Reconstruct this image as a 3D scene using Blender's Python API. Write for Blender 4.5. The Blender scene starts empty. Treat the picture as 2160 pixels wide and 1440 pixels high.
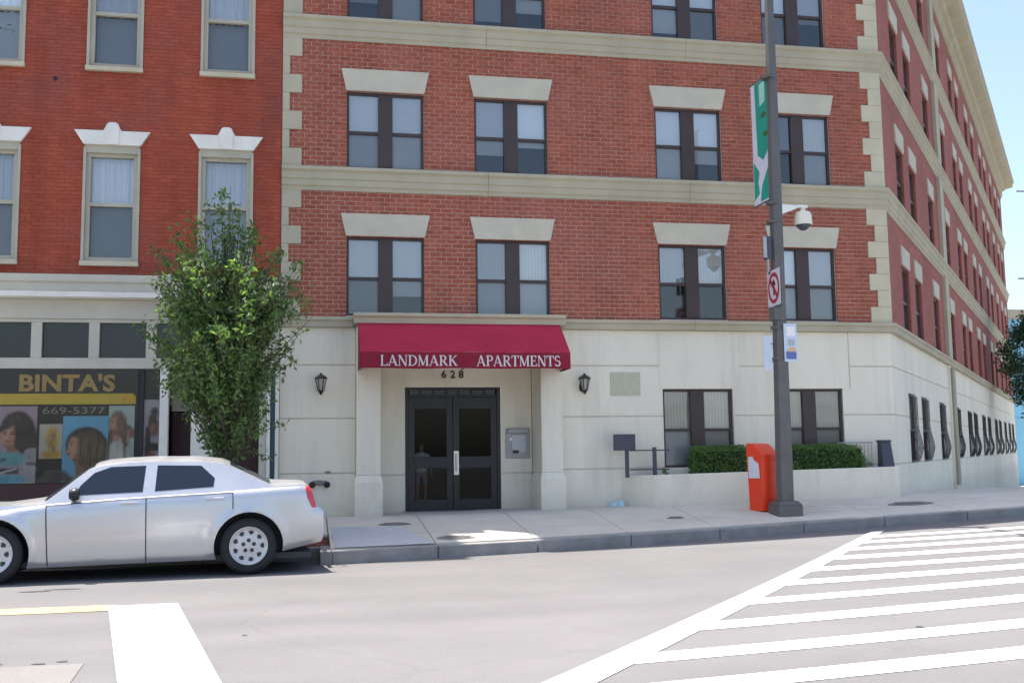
import bpy, bmesh, math, random
from mathutils import Vector, Matrix
from mathutils.geometry import delaunay_2d_cdt
random.seed(7)
SC = bpy.context.scene
COL = SC.collection
PI = math.pi
cos, sin, rad = math.cos, math.sin, math.radians

# ------------------------------------------------------------------ camera
cam = bpy.data.cameras.new('camera')
cam.sensor_width = 36.0
cam.lens = 36.0 * 2200.0 / 2160.0
cam.clip_start = 0.1
cam.clip_end = 2000
camo = bpy.data.objects.new('camera', cam)
COL.objects.link(camo)
SC.camera = camo
YAW, PITCH, ROLL = -0.19300, 0.10743, -0.01378
cr_ = Vector((cos(YAW), sin(YAW), 0)); cf_ = Vector((-sin(YAW), cos(YAW), 0)); cu_ = Vector((0, 0, 1))
f2 = cf_ * cos(PITCH) + cu_ * sin(PITCH); u2 = cu_ * cos(PITCH) - cf_ * sin(PITCH)
r3 = cr_ * cos(ROLL) + u2 * sin(ROLL); u3 = u2 * cos(ROLL) - cr_ * sin(ROLL)
CM = Matrix((r3, u3, -f2)).transposed().to_4x4()
camo.matrix_world = CM

# ------------------------------------------------------------------ light
SUN_EL, SUN_AZ = rad(73), rad(53.5)        # azimuth measured from +Y towards -X (behind the building, to the left)
sun_dir = Vector((-sin(SUN_AZ) * cos(SUN_EL), cos(SUN_AZ) * cos(SUN_EL), sin(SUN_EL)))
sl = bpy.data.lights.new('sun', 'SUN'); sl.energy = 3.8; sl.angle = rad(0.53); sl.color = (1.0, 0.94, 0.86)
so = bpy.data.objects.new('sun', sl); COL.objects.link(so)
so.rotation_euler = sun_dir.to_track_quat('Z', 'Y').to_euler(); so.location = (-20, 20, 60)
W = bpy.data.worlds.new('World'); SC.world = W; W.use_nodes = True
wn = W.node_tree.nodes; wl = W.node_tree.links
for n in list(wn): wn.remove(n)
sky = wn.new('ShaderNodeTexSky'); sky.sky_type = 'NISHITA'; sky.sun_disc = False
sky.sun_elevation = SUN_EL; sky.sun_rotation = -SUN_AZ
sky.air_density = 1.0; sky.dust_density = 3.0; sky.ozone_density = 0.6; sky.altitude = 250
bg = wn.new('ShaderNodeBackground'); bg.inputs[1].default_value = 0.11
wo = wn.new('ShaderNodeOutputWorld'); wl.new(sky.outputs[0], bg.inputs[0]); wl.new(bg.outputs[0], wo.inputs[0])
SC.view_settings.view_transform = 'Standard'; SC.view_settings.look = 'None'
SC.view_settings.exposure = 1.5; SC.view_settings.gamma = 1.0
SC.view_settings.use_curve_mapping = False
SC.render.engine = 'CYCLES'
SC.cycles.max_bounces = 8; SC.cycles.transparent_max_bounces = 12
SC.cycles.use_denoising = True
SC.cycles.sample_clamp_indirect = 6.0

# ------------------------------------------------------------------ materials
def newmat(name):
    m = bpy.data.materials.new(name); m.use_nodes = True
    nt = m.node_tree; b = nt.nodes['Principled BSDF']
    return m, nt, b
def N(nt, t, **kw):
    n = nt.nodes.new(t)
    for k, v in kw.items():
        if k == 'ins':
            for i, x in v.items(): n.inputs[i].default_value = x
        else: setattr(n, k, v)
    return n
def rgb(c): return (c[0], c[1], c[2], 1.0)
def M(name, c, rough=0.6, metal=0.0, var=0.12, scale=2.5, fine=0.06, fscale=60, bump=0.0, bscale=120, spec=0.4, coat=0.0, stretch=None):
    """plain surface: colour broken up by a broad and a fine noise, optional fine relief"""
    m, nt, b = newmat(name); L = nt.links
    tc = N(nt, 'ShaderNodeTexCoord'); src = tc.outputs['Object']
    if stretch:
        mp = N(nt, 'ShaderNodeMapping'); mp.inputs['Scale'].default_value = stretch
        L.new(src, mp.inputs[0]); src2 = mp.outputs[0]
    else: src2 = src
    n1 = N(nt, 'ShaderNodeTexNoise', ins={'Scale': scale, 'Detail': 6.0, 'Roughness': 0.6}); L.new(src2, n1.inputs['Vector'])
    n2 = N(nt, 'ShaderNodeTexNoise', ins={'Scale': fscale, 'Detail': 3.0}); L.new(src, n2.inputs['Vector'])
    a = N(nt, 'ShaderNodeMapRange', ins={1: 0.25, 2: 0.75, 3: 1 - var, 4: 1 + var}); L.new(n1.outputs[0], a.inputs[0])
    c2 = N(nt, 'ShaderNodeMapRange', ins={1: 0.25, 2: 0.75, 3: 1 - fine, 4: 1 + fine}); L.new(n2.outputs[0], c2.inputs[0])
    mu = N(nt, 'ShaderNodeMath', operation='MULTIPLY'); L.new(a.outputs[0], mu.inputs[0]); L.new(c2.outputs[0], mu.inputs[1])
    vm = N(nt, 'ShaderNodeVectorMath', operation='SCALE'); vm.inputs[0].default_value = c; L.new(mu.outputs[0], vm.inputs['Scale'])
    L.new(vm.outputs[0], b.inputs['Base Color'])
    b.inputs['Roughness'].default_value = rough; b.inputs['Metallic'].default_value = metal
    b.inputs['Specular IOR Level'].default_value = spec; b.inputs['Coat Weight'].default_value = coat
    b.inputs['Coat Roughness'].default_value = 0.06
    if bump:
        nb = N(nt, 'ShaderNodeTexNoise', ins={'Scale': bscale, 'Detail': 4.0}); L.new(src, nb.inputs['Vector'])
        bp = N(nt, 'ShaderNodeBump', ins={'Strength': bump, 'Distance': 0.01}); L.new(nb.outputs[0], bp.inputs['Height']); L.new(bp.outputs[0], b.inputs['Normal'])
    return m

def brickmat(name, c1, c2, mod, row0, stain, stain_c, spread=1.0, mottle=1.3):
    """each brick its own tone (a white noise on the brick grid in world space), broad weathering over it"""
    m, nt, b = newmat(name); L = nt.links
    g = N(nt, 'ShaderNodeNewGeometry'); sp = N(nt, 'ShaderNodeSeparateXYZ'); L.new(g.outputs['Position'], sp.inputs[0])
    def mth(op, a, bb=None):
        n = N(nt, 'ShaderNodeMath', operation=op)
        for i, x in enumerate((a, bb)):
            if x is None: continue
            if isinstance(x, (int, float)): n.inputs[i].default_value = x
            else: L.new(x, n.inputs[i])
        return n.outputs[0]
    row = mth('FLOOR', mth('DIVIDE', mth('SUBTRACT', sp.outputs[2], row0), mod[1]))
    half = mth('MULTIPLY', mth('FLOORED_MODULO', row, 2.0), 0.5)
    colm = mth('FLOOR', mth('ADD', mth('DIVIDE', mth('ADD', sp.outputs[0], 20.0), mod[0]), half))
    cb = N(nt, 'ShaderNodeCombineXYZ'); L.new(colm, cb.inputs[0]); L.new(row, cb.inputs[1])
    wnz = N(nt, 'ShaderNodeTexWhiteNoise', noise_dimensions='3D'); L.new(cb.outputs[0], wnz.inputs[0])
    mx = N(nt, 'ShaderNodeMix', data_type='RGBA'); mx.inputs[6].default_value = rgb(c1); mx.inputs[7].default_value = rgb(c2)
    f = mth('MULTIPLY', wnz.outputs[0], spread); L.new(f, mx.inputs[0])
    n1 = N(nt, 'ShaderNodeTexNoise', ins={'Scale': 0.55, 'Detail': 7.0, 'Roughness': 0.62}); L.new(g.outputs['Position'], n1.inputs['Vector'])
    a = N(nt, 'ShaderNodeMapRange', ins={1: 0.46, 2: 0.68, 3: 0.0, 4: stain}); L.new(n1.outputs[0], a.inputs[0])
    mx2 = N(nt, 'ShaderNodeMix', data_type='RGBA'); mx2.inputs[7].default_value = rgb(stain_c)
    L.new(a.outputs[0], mx2.inputs[0]); L.new(mx.outputs[2], mx2.inputs[6])
    n2 = N(nt, 'ShaderNodeTexNoise', ins={'Scale': 25.0, 'Detail': 5.0}); L.new(g.outputs['Position'], n2.inputs['Vector'])
    a2a = N(nt, 'ShaderNodeMapRange', ins={1: 0.25, 2: 0.75, 3: 2 - mottle, 4: mottle}); L.new(n2.outputs[0], a2a.inputs[0])
    mp3 = N(nt, 'ShaderNodeMapping'); mp3.inputs['Scale'].default_value = (2.2, 2.2, 0.30); L.new(g.outputs['Position'], mp3.inputs[0])
    n3 = N(nt, 'ShaderNodeTexNoise', ins={'Scale': 1.0, 'Detail': 6.0, 'Roughness': 0.6}); L.new(mp3.outputs[0], n3.inputs['Vector'])
    a3 = N(nt, 'ShaderNodeMapRange', ins={1: 0.3, 2: 0.7, 3: 0.82, 4: 1.12}); L.new(n3.outputs[0], a3.inputs[0])
    a2 = N(nt, 'ShaderNodeMath', operation='MULTIPLY'); L.new(a2a.outputs[0], a2.inputs[0]); L.new(a3.outputs[0], a2.inputs[1])
    vm = N(nt, 'ShaderNodeVectorMath', operation='SCALE'); L.new(mx2.outputs[2], vm.inputs[0]); L.new(a2.outputs[0], vm.inputs['Scale'])
    L.new(vm.outputs[0], b.inputs['Base Color']); b.inputs['Roughness'].default_value = 0.85; b.inputs['Specular IOR Level'].default_value = 0.25
    bp = N(nt, 'ShaderNodeBump', ins={'Strength': 0.25, 'Distance': 0.01}); L.new(n2.outputs[0], bp.inputs['Height']); L.new(bp.outputs[0], b.inputs['Normal'])
    return m

def sidebrickmat(name, c1, c2, cm, th):
    """brickwork too foreshortened to pick bricks apart: Brick Texture in the wall's own plane"""
    m, nt, b = newmat(name); L = nt.links
    g = N(nt, 'ShaderNodeNewGeometry'); mp = N(nt, 'ShaderNodeMapping', vector_type='POINT')
    rt = N(nt, 'ShaderNodeVectorRotate', rotation_type='Z_AXIS'); rt.inputs['Angle'].default_value = -th
    L.new(g.outputs['Position'], rt.inputs['Vector'])
    sp = N(nt, 'ShaderNodeSeparateXYZ'); L.new(rt.outputs[0], sp.inputs[0])
    cb = N(nt, 'ShaderNodeCombineXYZ'); L.new(sp.outputs[0], cb.inputs[0]); L.new(sp.outputs[2], cb.inputs[1])
    bt = N(nt, 'ShaderNodeTexBrick', ins={'Color1': rgb(c1), 'Color2': rgb(c2), 'Mortar': rgb(cm), 'Scale': 1.0, 'Mortar Size': 0.006, 'Mortar Smooth': 0.1, 'Brick Width': 0.203, 'Row Height': 0.081})
    L.new(cb.outputs[0], bt.inputs['Vector'])
    n1 = N(nt, 'ShaderNodeTexNoise', ins={'Scale': 0.5, 'Detail': 6.0}); L.new(g.outputs['Position'], n1.inputs['Vector'])
    a = N(nt, 'ShaderNodeMapRange', ins={1: 0.3, 2: 0.7, 3: 0.85, 4: 1.12}); L.new(n1.outputs[0], a.inputs[0])
    vm = N(nt, 'ShaderNodeVectorMath', operation='SCALE'); L.new(bt.outputs[0], vm.inputs[0]); L.new(a.outputs[0], vm.inputs['Scale'])
    L.new(vm.outputs[0], b.inputs['Base Color']); b.inputs['Roughness'].default_value = 0.85
    bp = N(nt, 'ShaderNodeBump', ins={'Strength': 0.5, 'Distance': 0.008}); bp.invert = True
    L.new(bt.outputs['Fac'], bp.inputs['Height']); L.new(bp.outputs[0], b.inputs['Normal'])
    return m

def glassmat(name, tint, refl=1.6, rough=0.0, wav=0.0):
    m = bpy.data.materials.new(name); m.use_nodes = True; nt = m.node_tree; L = nt.links
    for n in list(nt.nodes): nt.nodes.remove(n)
    out = N(nt, 'ShaderNodeOutputMaterial'); tr = N(nt, 'ShaderNodeBsdfTransparent'); tr.inputs[0].default_value = rgb(tint)
    gl = N(nt, 'ShaderNodeBsdfGlossy'); gl.inputs['Roughness'].default_value = rough; gl.inputs[0].default_value = (1, 1, 1, 1)
    fr = N(nt, 'ShaderNodeFresnel', ins={'IOR': 1.5}); mu = N(nt, 'ShaderNodeMath', operation='MULTIPLY'); mu.use_clamp = True
    mu.inputs[1].default_value = refl; L.new(fr.outputs[0], mu.inputs[0])
    mx = N(nt, 'ShaderNodeMixShader'); L.new(mu.outputs[0], mx.inputs[0]); L.new(tr.outputs[0], mx.inputs[1]); L.new(gl.outputs[0], mx.inputs[2])
    if wav:
        tc = N(nt, 'ShaderNodeTexCoord'); nb = N(nt, 'ShaderNodeTexNoise', ins={'Scale': 1.6, 'Detail': 1.0}); L.new(tc.outputs['Object'], nb.inputs['Vector'])
        bp = N(nt, 'ShaderNodeBump', ins={'Strength': wav, 'Distance': 0.05}); L.new(nb.outputs[0], bp.inputs['Height'])
        L.new(bp.outputs[0], gl.inputs['Normal'])
    L.new(mx.outputs[0], out.inputs[0])
    return m

def blindmat(name, c, slats):
    m, nt, b = newmat(name); L = nt.links
    tc = N(nt, 'ShaderNodeTexCoord'); oi = N(nt, 'ShaderNodeObjectInfo')
    wv = N(nt, 'ShaderNodeTexWave', wave_type='BANDS', bands_direction='Z' if slats == 'H' else 'X', ins={'Scale': 12.0 if slats == 'H' else 5.0, 'Distortion': 0.0 if slats == 'H' else 1.2, 'Detail': 1.0})
    L.new(tc.outputs['Object'], wv.inputs[0])
    a = N(nt, 'ShaderNodeMapRange', ins={1: 0, 2: 1, 3: 0.86, 4: 1.03}); L.new(wv.outputs[1], a.inputs[0])
    r = N(nt, 'ShaderNodeMapRange', ins={1: 0, 2: 1, 3: 0.58 if slats == 'V' or c[0] > .6 else .5, 4: 1.08 if c[0] > .6 else 1.35}); L.new(oi.outputs['Random'], r.inputs[0])
    mu = N(nt, 'ShaderNodeMath', operation='MULTIPLY'); L.new(a.outputs[0], mu.inputs[0]); L.new(r.outputs[0], mu.inputs[1])
    vm = N(nt, 'ShaderNodeVectorMath', operation='SCALE'); vm.inputs[0].default_value = c; L.new(mu.outputs[0], vm.inputs['Scale'])
    L.new(vm.outputs[0], b.inputs['Base Color']); b.inputs['Roughness'].default_value = 0.8
    return m

TH = rad(50.2)
MT = {}
MT['brick'] = brickmat('red_brick', (0.30, 0.080, 0.047), (0.40, 0.128, 0.078), (0.203, 0.081), 0.0, 0.5, (0.32, 0.105, 0.09), spread=0.6)
MT['mortar'] = M('tan_mortar', (0.72, 0.56, 0.49), 0.9, var=0.15, bump=0.3)
MT['oldbrick'] = brickmat('painted_old_brick', (0.325, 0.068, 0.038), (0.39, 0.09, 0.05), (0.205, 0.068), 0.0, 0.75, (0.25, 0.08, 0.07), spread=0.8, mottle=1.15)
MT['oldmortar'] = M('red_washed_mortar', (0.31, 0.078, 0.057), 0.9, var=0.2, bump=0.3)
MT['sidebrick'] = sidebrickmat('side_wall_brick', (0.27, 0.062, 0.042), (0.34, 0.088, 0.06), (0.30, 0.15, 0.115), TH)
MT['stucco'] = M('cream_stucco', (0.77, 0.715, 0.585), 0.9, var=0.10, scale=0.7, fine=0.05, fscale=30, bump=0.25, bscale=220, stretch=(1, 1, 0.45))
def stained_stucco():
    m = MT['stucco']; nt = m.node_tree; L = nt.links; b = nt.nodes['Principled BSDF']; src = b.inputs['Base Color'].links[0].from_socket
    g = N(nt, 'ShaderNodeNewGeometry'); mp = N(nt, 'ShaderNodeMapping'); mp.inputs['Scale'].default_value = (3.0, 3.0, 0.25); L.new(g.outputs['Position'], mp.inputs[0])
    n1 = N(nt, 'ShaderNodeTexNoise', ins={'Scale': 1.0, 'Detail': 7.0, 'Roughness': 0.6}); L.new(mp.outputs[0], n1.inputs['Vector'])
    a = N(nt, 'ShaderNodeMapRange', ins={1: 0.50, 2: 0.75, 3: 0.0, 4: 0.30}); L.new(n1.outputs[0], a.inputs[0])
    sp = N(nt, 'ShaderNodeSeparateXYZ'); L.new(g.outputs['Position'], sp.inputs[0])
    n2 = N(nt, 'ShaderNodeTexNoise', ins={'Scale': 6.0, 'Detail': 6.0}); L.new(g.outputs['Position'], n2.inputs['Vector'])
    z = N(nt, 'ShaderNodeMath', operation='MULTIPLY_ADD'); z.inputs[1].default_value = 0.35; L.new(n2.outputs[0], z.inputs[0]); L.new(sp.outputs[2], z.inputs[2])
    f = N(nt, 'ShaderNodeMapRange', ins={1: -0.88, 2: -0.45, 3: 0.38, 4: 0.0}); L.new(z.outputs[0], f.inputs[0])
    mx = N(nt, 'ShaderNodeMath', operation='MAXIMUM'); L.new(a.outputs[0], mx.inputs[0]); L.new(f.outputs[0], mx.inputs[1])
    c = N(nt, 'ShaderNodeMix', data_type='RGBA'); c.inputs[7].default_value = rgb((0.36, 0.34, 0.285)); L.new(mx.outputs[0], c.inputs[0]); L.new(src, c.inputs[6]); L.new(c.outputs[2], b.inputs['Base Color'])
stained_stucco()
MT['groove'] = M('stucco_groove', (0.60, 0.55, 0.44), 0.9)
MT['trim'] = M('tan_cast_stone', (0.43, 0.392, 0.285), 0.85, var=0.14, scale=1.5, bump=0.2, stretch=(1, 1, 0.4))
MT['lintel'] = M('pale_cast_stone', (0.52, 0.485, 0.385), 0.85, var=0.10, scale=3, bump=0.2)
MT['quoin'] = M('sand_cast_stone', (0.54, 0.49, 0.35), 0.85, var=0.15, scale=2, bump=0.2)
MT['whitepaint'] = M('weathered_white_paint', (0.76, 0.735, 0.66), 0.55, var=0.10, scale=3, bump=0.1)
MT['tanpaint'] = M('tan_window_paint', (0.44, 0.41, 0.32), 0.5, var=0.1)
MT['greypaint'] = M('pale_grey_paint', (0.52, 0.49, 0.40), 0.55, var=0.1)
MT['brown'] = M('dark_brown_aluminium', (0.055, 0.038, 0.036), 0.45, var=0.1)
MT['black'] = M('black_paint', (0.016, 0.016, 0.018), 0.4, var=0.15)
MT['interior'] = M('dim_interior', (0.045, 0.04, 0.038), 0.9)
MT['blind'] = blindmat('pale_blind', (0.84, 0.88, 0.92), 'H')
MT['curtain'] = blindmat('sheer_curtain', (0.56, 0.57, 0.56), 'V')
MT['screenblind'] = blindmat('screened_blind', (0.50, 0.53, 0.555), 'H')
MT['glass'] = glassmat('window_glass', (0.96, 0.98, 0.99), 4.2, wav=0.12)
MT['screenglass'] = glassmat('screened_window_glass', (0.76, 0.78, 0.79), 2.2, 0.05)
MT['doorglass'] = glassmat('tinted_door_glass', (0.70, 0.71, 0.71), 0.4)
MT['shopglass'] = glassmat('shop_glass', (0.92, 0.93, 0.92), 0.9, wav=0.1)
MT['tintglass'] = glassmat('dim_shop_glass', (0.90, 0.87, 0.82), 0.55, wav=0.15)
MT['darkglass'] = M('dark_shop_glass', (0.018, 0.022, 0.022), 0.06, spec=0.5)
MT['canopy'] = M('lit_maroon_canvas', (0.42, 0.026, 0.062), 0.75, var=0.16, scale=1.2, bump=0.25, bscale=300, spec=0.2)  # sloping top: the stronger light on it is painted into the cloth colour
MT['awning'] = M('shaded_maroon_canvas', (0.235, 0.016, 0.036), 0.75, var=0.16, scale=1.2, bump=0.25, bscale=300, spec=0.2)  # same cloth on the upright faces, their shade put into the colour
MT['letter'] = M('white_lettering', (0.62, 0.58, 0.58), 0.7, var=0.04)
MT['dimletter'] = M('dull_grey_lettering', (0.30, 0.30, 0.235), 0.7, var=0.2)
MT['gold'] = M('gold_lettering', (0.40, 0.27, 0.09), 0.45, metal=0.1, var=0.1)
MT['asphalt'] = None
MT['concrete'] = M('sidewalk_concrete', (0.56, 0.525, 0.46), 0.9, var=0.14, scale=0.9, fine=0.10, fscale=90, bump=0.3)
MT['blueconcrete'] = M('bluish_new_concrete', (0.46, 0.475, 0.50), 0.9, var=0.08, scale=1.5, bump=0.3)
MT['kerb'] = M('grey_kerb_stone', (0.25, 0.242, 0.235), 0.85, var=0.25, scale=3, bump=0.4, bscale=60)
MT['paver'] = M('red_paver', (0.30, 0.09, 0.06), 0.9, var=0.25, scale=6, bump=0.4)
MT['iron'] = M('cast_iron', (0.22, 0.205, 0.195), 0.75, var=0.2, bump=0.4)
MT['white_mark'] = M('white_road_paint', (0.80, 0.80, 0.78), 0.7, var=0.04, fine=0.10, fscale=14, bump=0.2)
MT['yellow_mark'] = M('worn_yellow_road_paint', (0.50, 0.375, 0.19), 0.8, var=0.15, fine=0.25, fscale=18, bump=0.2)
MT['patchconcrete'] = M('pale_road_patch', (0.185, 0.176, 0.17), 0.9, var=0.08, fine=0.12, bump=0.3)
MT['pole'] = M('grey_painted_steel', (0.118, 0.113, 0.110), 0.5, var=0.12, scale=4, metal=0.2)
MT['signgrey'] = M('bare_aluminium', (0.42, 0.43, 0.45), 0.45, metal=0.5, var=0.08)
MT['white'] = M('white_plastic', (0.74, 0.74, 0.71), 0.4, var=0.03)
MT['cream'] = M('cream_plastic', (0.72, 0.68, 0.56), 0.4, var=0.03)
MT['red_sign'] = M('red_sign_sheeting', (0.42, 0.02, 0.04), 0.5, var=0.08)
MT['blue_sign'] = M('blue_sign_sheeting', (0.10, 0.14, 0.36), 0.5, var=0.08)
MT['paleblue'] = M('pale_blue_sheeting', (0.50, 0.58, 0.68), 0.5, var=0.06)
MT['orange_sign'] = M('peach_sign_print', (0.62, 0.40, 0.24), 0.6)
MT['teal'] = M('teal_banner_cloth', (0.02, 0.33, 0.24), 0.7, var=0.12)
MT['bannerwhite'] = M('white_banner_cloth', (0.70, 0.70, 0.76), 0.7, var=0.06)
MT['aqua'] = M('pale_aqua_print', (0.42, 0.70, 0.62), 0.7)
MT['news'] = M('orange_red_plastic', (0.80, 0.048, 0.010), 0.35, var=0.06, scale=4, spec=0.5)
MT['paper'] = M('white_paper_label', (0.62, 0.62, 0.66), 0.7, var=0.08)
MT['slate'] = M('slate_blue_board', (0.055, 0.062, 0.085), 0.5)
MT['steel'] = M('brushed_steel', (0.55, 0.55, 0.54), 0.3, metal=0.9, var=0.08)
MT['boxgrey'] = M('grey_metal_box', (0.33, 0.33, 0.325), 0.45, metal=0.3, var=0.08)
MT['plaque'] = M('aged_pale_plaque', (0.47, 0.475, 0.35), 0.7, var=0.08, scale=8)
MT['digit'] = M('bronze_numerals', (0.055, 0.045, 0.03), 0.5)
MT['lampglass'] = M('frosted_lantern_glass', (0.42, 0.42, 0.36), 0.25)
MT['soil'] = M('planter_soil', (0.055, 0.04, 0.03), 0.95, bump=0.5)
MT['bark'] = M('grey_brown_bark', (0.10, 0.08, 0.06), 0.9, var=0.3, scale=12, bump=0.6)
MT['tealpost'] = M('dark_teal_paint', (0.035, 0.07, 0.085), 0.5)
MT['maroon'] = M('dark_maroon_door', (0.05, 0.018, 0.018), 0.5)
MT['bluewall'] = M('sky_blue_stucco', (0.22, 0.50, 0.66), 0.85, var=0.06, scale=0.3)
MT['litter'] = M('pale_blue_plastic', (0.40, 0.58, 0.66), 0.35)
MT['rubber'] = M('tyre_rubber', (0.022, 0.022, 0.024), 0.8, var=0.1)
MT['hubcap'] = M('silver_hubcap', (0.55, 0.56, 0.57), 0.28, metal=0.35, var=0.05)
MT['carglass'] = M('tinted_car_glass', (0.012, 0.018, 0.03), 0.04, var=0.02, spec=0.6)
MT['taillight'] = M('red_tail_light', (0.55, 0.012, 0.03), 0.12, var=0.05, spec=0.6, coat=0.6)
MT['seam'] = M('dark_panel_gap', (0.05, 0.052, 0.055), 0.7)
MT['chrome'] = M('chrome', (0.8, 0.8, 0.8), 0.12, metal=1.0, var=0.02)
MT['groundmat'] = M('distant_ground', (0.20, 0.195, 0.18), 0.95, var=0.2, scale=0.05)
MT['roofing'] = M('grey_roofing', (0.22, 0.22, 0.21), 0.9)
MT['tile'] = M('dark_lobby_tile', (0.06, 0.055, 0.05), 0.5)
def carpaint():
    m, nt, b = newmat('silver_car_paint'); L = nt.links
    tc = N(nt, 'ShaderNodeTexCoord'); n1 = N(nt, 'ShaderNodeTexNoise', ins={'Scale': 900.0, 'Detail': 1.0}); L.new(tc.outputs['Object'], n1.inputs['Vector'])
    a = N(nt, 'ShaderNodeMapRange', ins={1: 0.3, 2: 0.7, 3: 0.56, 4: 0.57}); L.new(n1.outputs[0], a.inputs[0])
    n2 = N(nt, 'ShaderNodeTexNoise', ins={'Scale': 3.0, 'Detail': 5.0}); L.new(tc.outputs['Object'], n2.inputs['Vector'])
    r = N(nt, 'ShaderNodeMapRange', ins={1: 0.3, 2: 0.7, 3: 0.26, 4: 0.36}); L.new(n2.outputs[0], r.inputs[0])
    cb = N(nt, 'ShaderNodeCombineColor'); L.new(a.outputs[0], cb.inputs[0]); L.new(a.outputs[0], cb.inputs[1])
    ad = N(nt, 'ShaderNodeMath', operation='ADD'); ad.inputs[1].default_value = 0.015; L.new(a.outputs[0], ad.inputs[0]); L.new(ad.outputs[0], cb.inputs[2])
    L.new(cb.outputs[0], b.inputs['Base Color']); L.new(r.outputs[0], b.inputs['Roughness'])
    b.inputs['Metallic'].default_value = 0.62; b.inputs['Coat Weight'].default_value = 0.5; b.inputs['Coat Roughness'].default_value = 0.05
    return m
MT['car'] = carpaint()
def asphalt():
    m, nt, b = newmat('weathered_asphalt'); L = nt.links
    g = N(nt, 'ShaderNodeNewGeometry')
    mp = N(nt, 'ShaderNodeMapping'); mp.inputs['Scale'].default_value = (0.14, 0.8, 1); L.new(g.outputs['Position'], mp.inputs[0])
    n1 = N(nt, 'ShaderNodeTexNoise', ins={'Scale': 1.0, 'Detail': 5.0}); L.new(mp.outputs[0], n1.inputs['Vector'])
    n2 = N(nt, 'ShaderNodeTexNoise', ins={'Scale': 0.9, 'Detail': 8.0, 'Roughness': 0.65}); L.new(g.outputs['Position'], n2.inputs['Vector'])
    n3 = N(nt, 'ShaderNodeTexNoise', ins={'Scale': 110.0, 'Detail': 3.0, 'Roughness': 0.7}); L.new(g.outputs['Position'], n3.inputs['Vector'])
    def mr(s, lo, hi):
        a = N(nt, 'ShaderNodeMapRange', ins={1: 0.28, 2: 0.72, 3: lo, 4: hi}); L.new(s.outputs[0], a.inputs[0]); return a.outputs[0]
    m1 = N(nt, 'ShaderNodeMath', operation='MULTIPLY'); L.new(mr(n1, 0.90, 1.10), m1.inputs[0]); L.new(mr(n2, 0.92, 1.08), m1.inputs[1])
    m2 = N(nt, 'ShaderNodeMath', operation='MULTIPLY'); L.new(m1.outputs[0], m2.inputs[0]); L.new(mr(n3, 0.78, 1.22), m2.inputs[1])
    wv = N(nt, 'ShaderNodeTexVoronoi', feature='DISTANCE_TO_EDGE', ins={'Scale': 0.34}); nd = N(nt, 'ShaderNodeTexNoise', ins={'Scale': 1.3, 'Detail': 6.0}); L.new(g.outputs['Position'], nd.inputs['Vector'])
    ad = N(nt, 'ShaderNodeMix', data_type='VECTOR'); ad.inputs[0].default_value = 0.28; L.new(g.outputs['Position'], ad.inputs[4]); L.new(nd.outputs['Color'], ad.inputs[5]); L.new(ad.outputs[1], wv.inputs['Vector'])
    ck = N(nt, 'ShaderNodeMapRange', ins={1: 0.0, 2: 0.006, 3: 0.93, 4: 1.0}); L.new(wv.outputs['Distance'], ck.inputs[0])
    m3 = N(nt, 'ShaderNodeMath', operation='MULTIPLY'); L.new(m2.outputs[0], m3.inputs[0]); L.new(ck.outputs[0], m3.inputs[1]); m2 = m3
    vm = N(nt, 'ShaderNodeVectorMath', operation='SCALE'); vm.inputs[0].default_value = (0.152, 0.148, 0.150); L.new(m2.outputs[0], vm.inputs['Scale'])
    L.new(vm.outputs[0], b.inputs['Base Color']); b.inputs['Roughness'].default_value = 0.9; b.inputs['Specular IOR Level'].default_value = 0.25
    bp = N(nt, 'ShaderNodeBump', ins={'Strength': 0.5, 'Distance': 0.006}); L.new(n3.outputs[0], bp.inputs['Height']); L.new(bp.outputs[0], b.inputs['Normal'])
    return m
MT['asphalt'] = asphalt()
def worn(key, under, amount):
    m = MT[key]; nt = m.node_tree; L = nt.links; b = nt.nodes['Principled BSDF']; src = b.inputs['Base Color'].links[0].from_socket
    g = N(nt, 'ShaderNodeNewGeometry'); n1 = N(nt, 'ShaderNodeTexNoise', ins={'Scale': 26.0, 'Detail': 8.0, 'Roughness': 0.75}); L.new(g.outputs['Position'], n1.inputs['Vector'])
    n2 = N(nt, 'ShaderNodeTexNoise', ins={'Scale': 1.1, 'Detail': 3.0}); L.new(g.outputs['Position'], n2.inputs['Vector'])
    s = N(nt, 'ShaderNodeMath', operation='ADD'); L.new(n1.outputs[0], s.inputs[0]); L.new(n2.outputs[0], s.inputs[1])
    a = N(nt, 'ShaderNodeMapRange', ins={1: 1.22 - amount, 2: 1.34 - amount, 3: 0.0, 4: 0.75}); L.new(s.outputs[0], a.inputs[0])
    c = N(nt, 'ShaderNodeMix', data_type='RGBA'); c.inputs[7].default_value = rgb(under); L.new(a.outputs[0], c.inputs[0]); L.new(src, c.inputs[6]); L.new(c.outputs[2], b.inputs['Base Color'])
worn('white_mark', (0.2, 0.195, 0.19), 0.0)
worn('yellow_mark', (0.16, 0.155, 0.15), 0.18)
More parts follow.
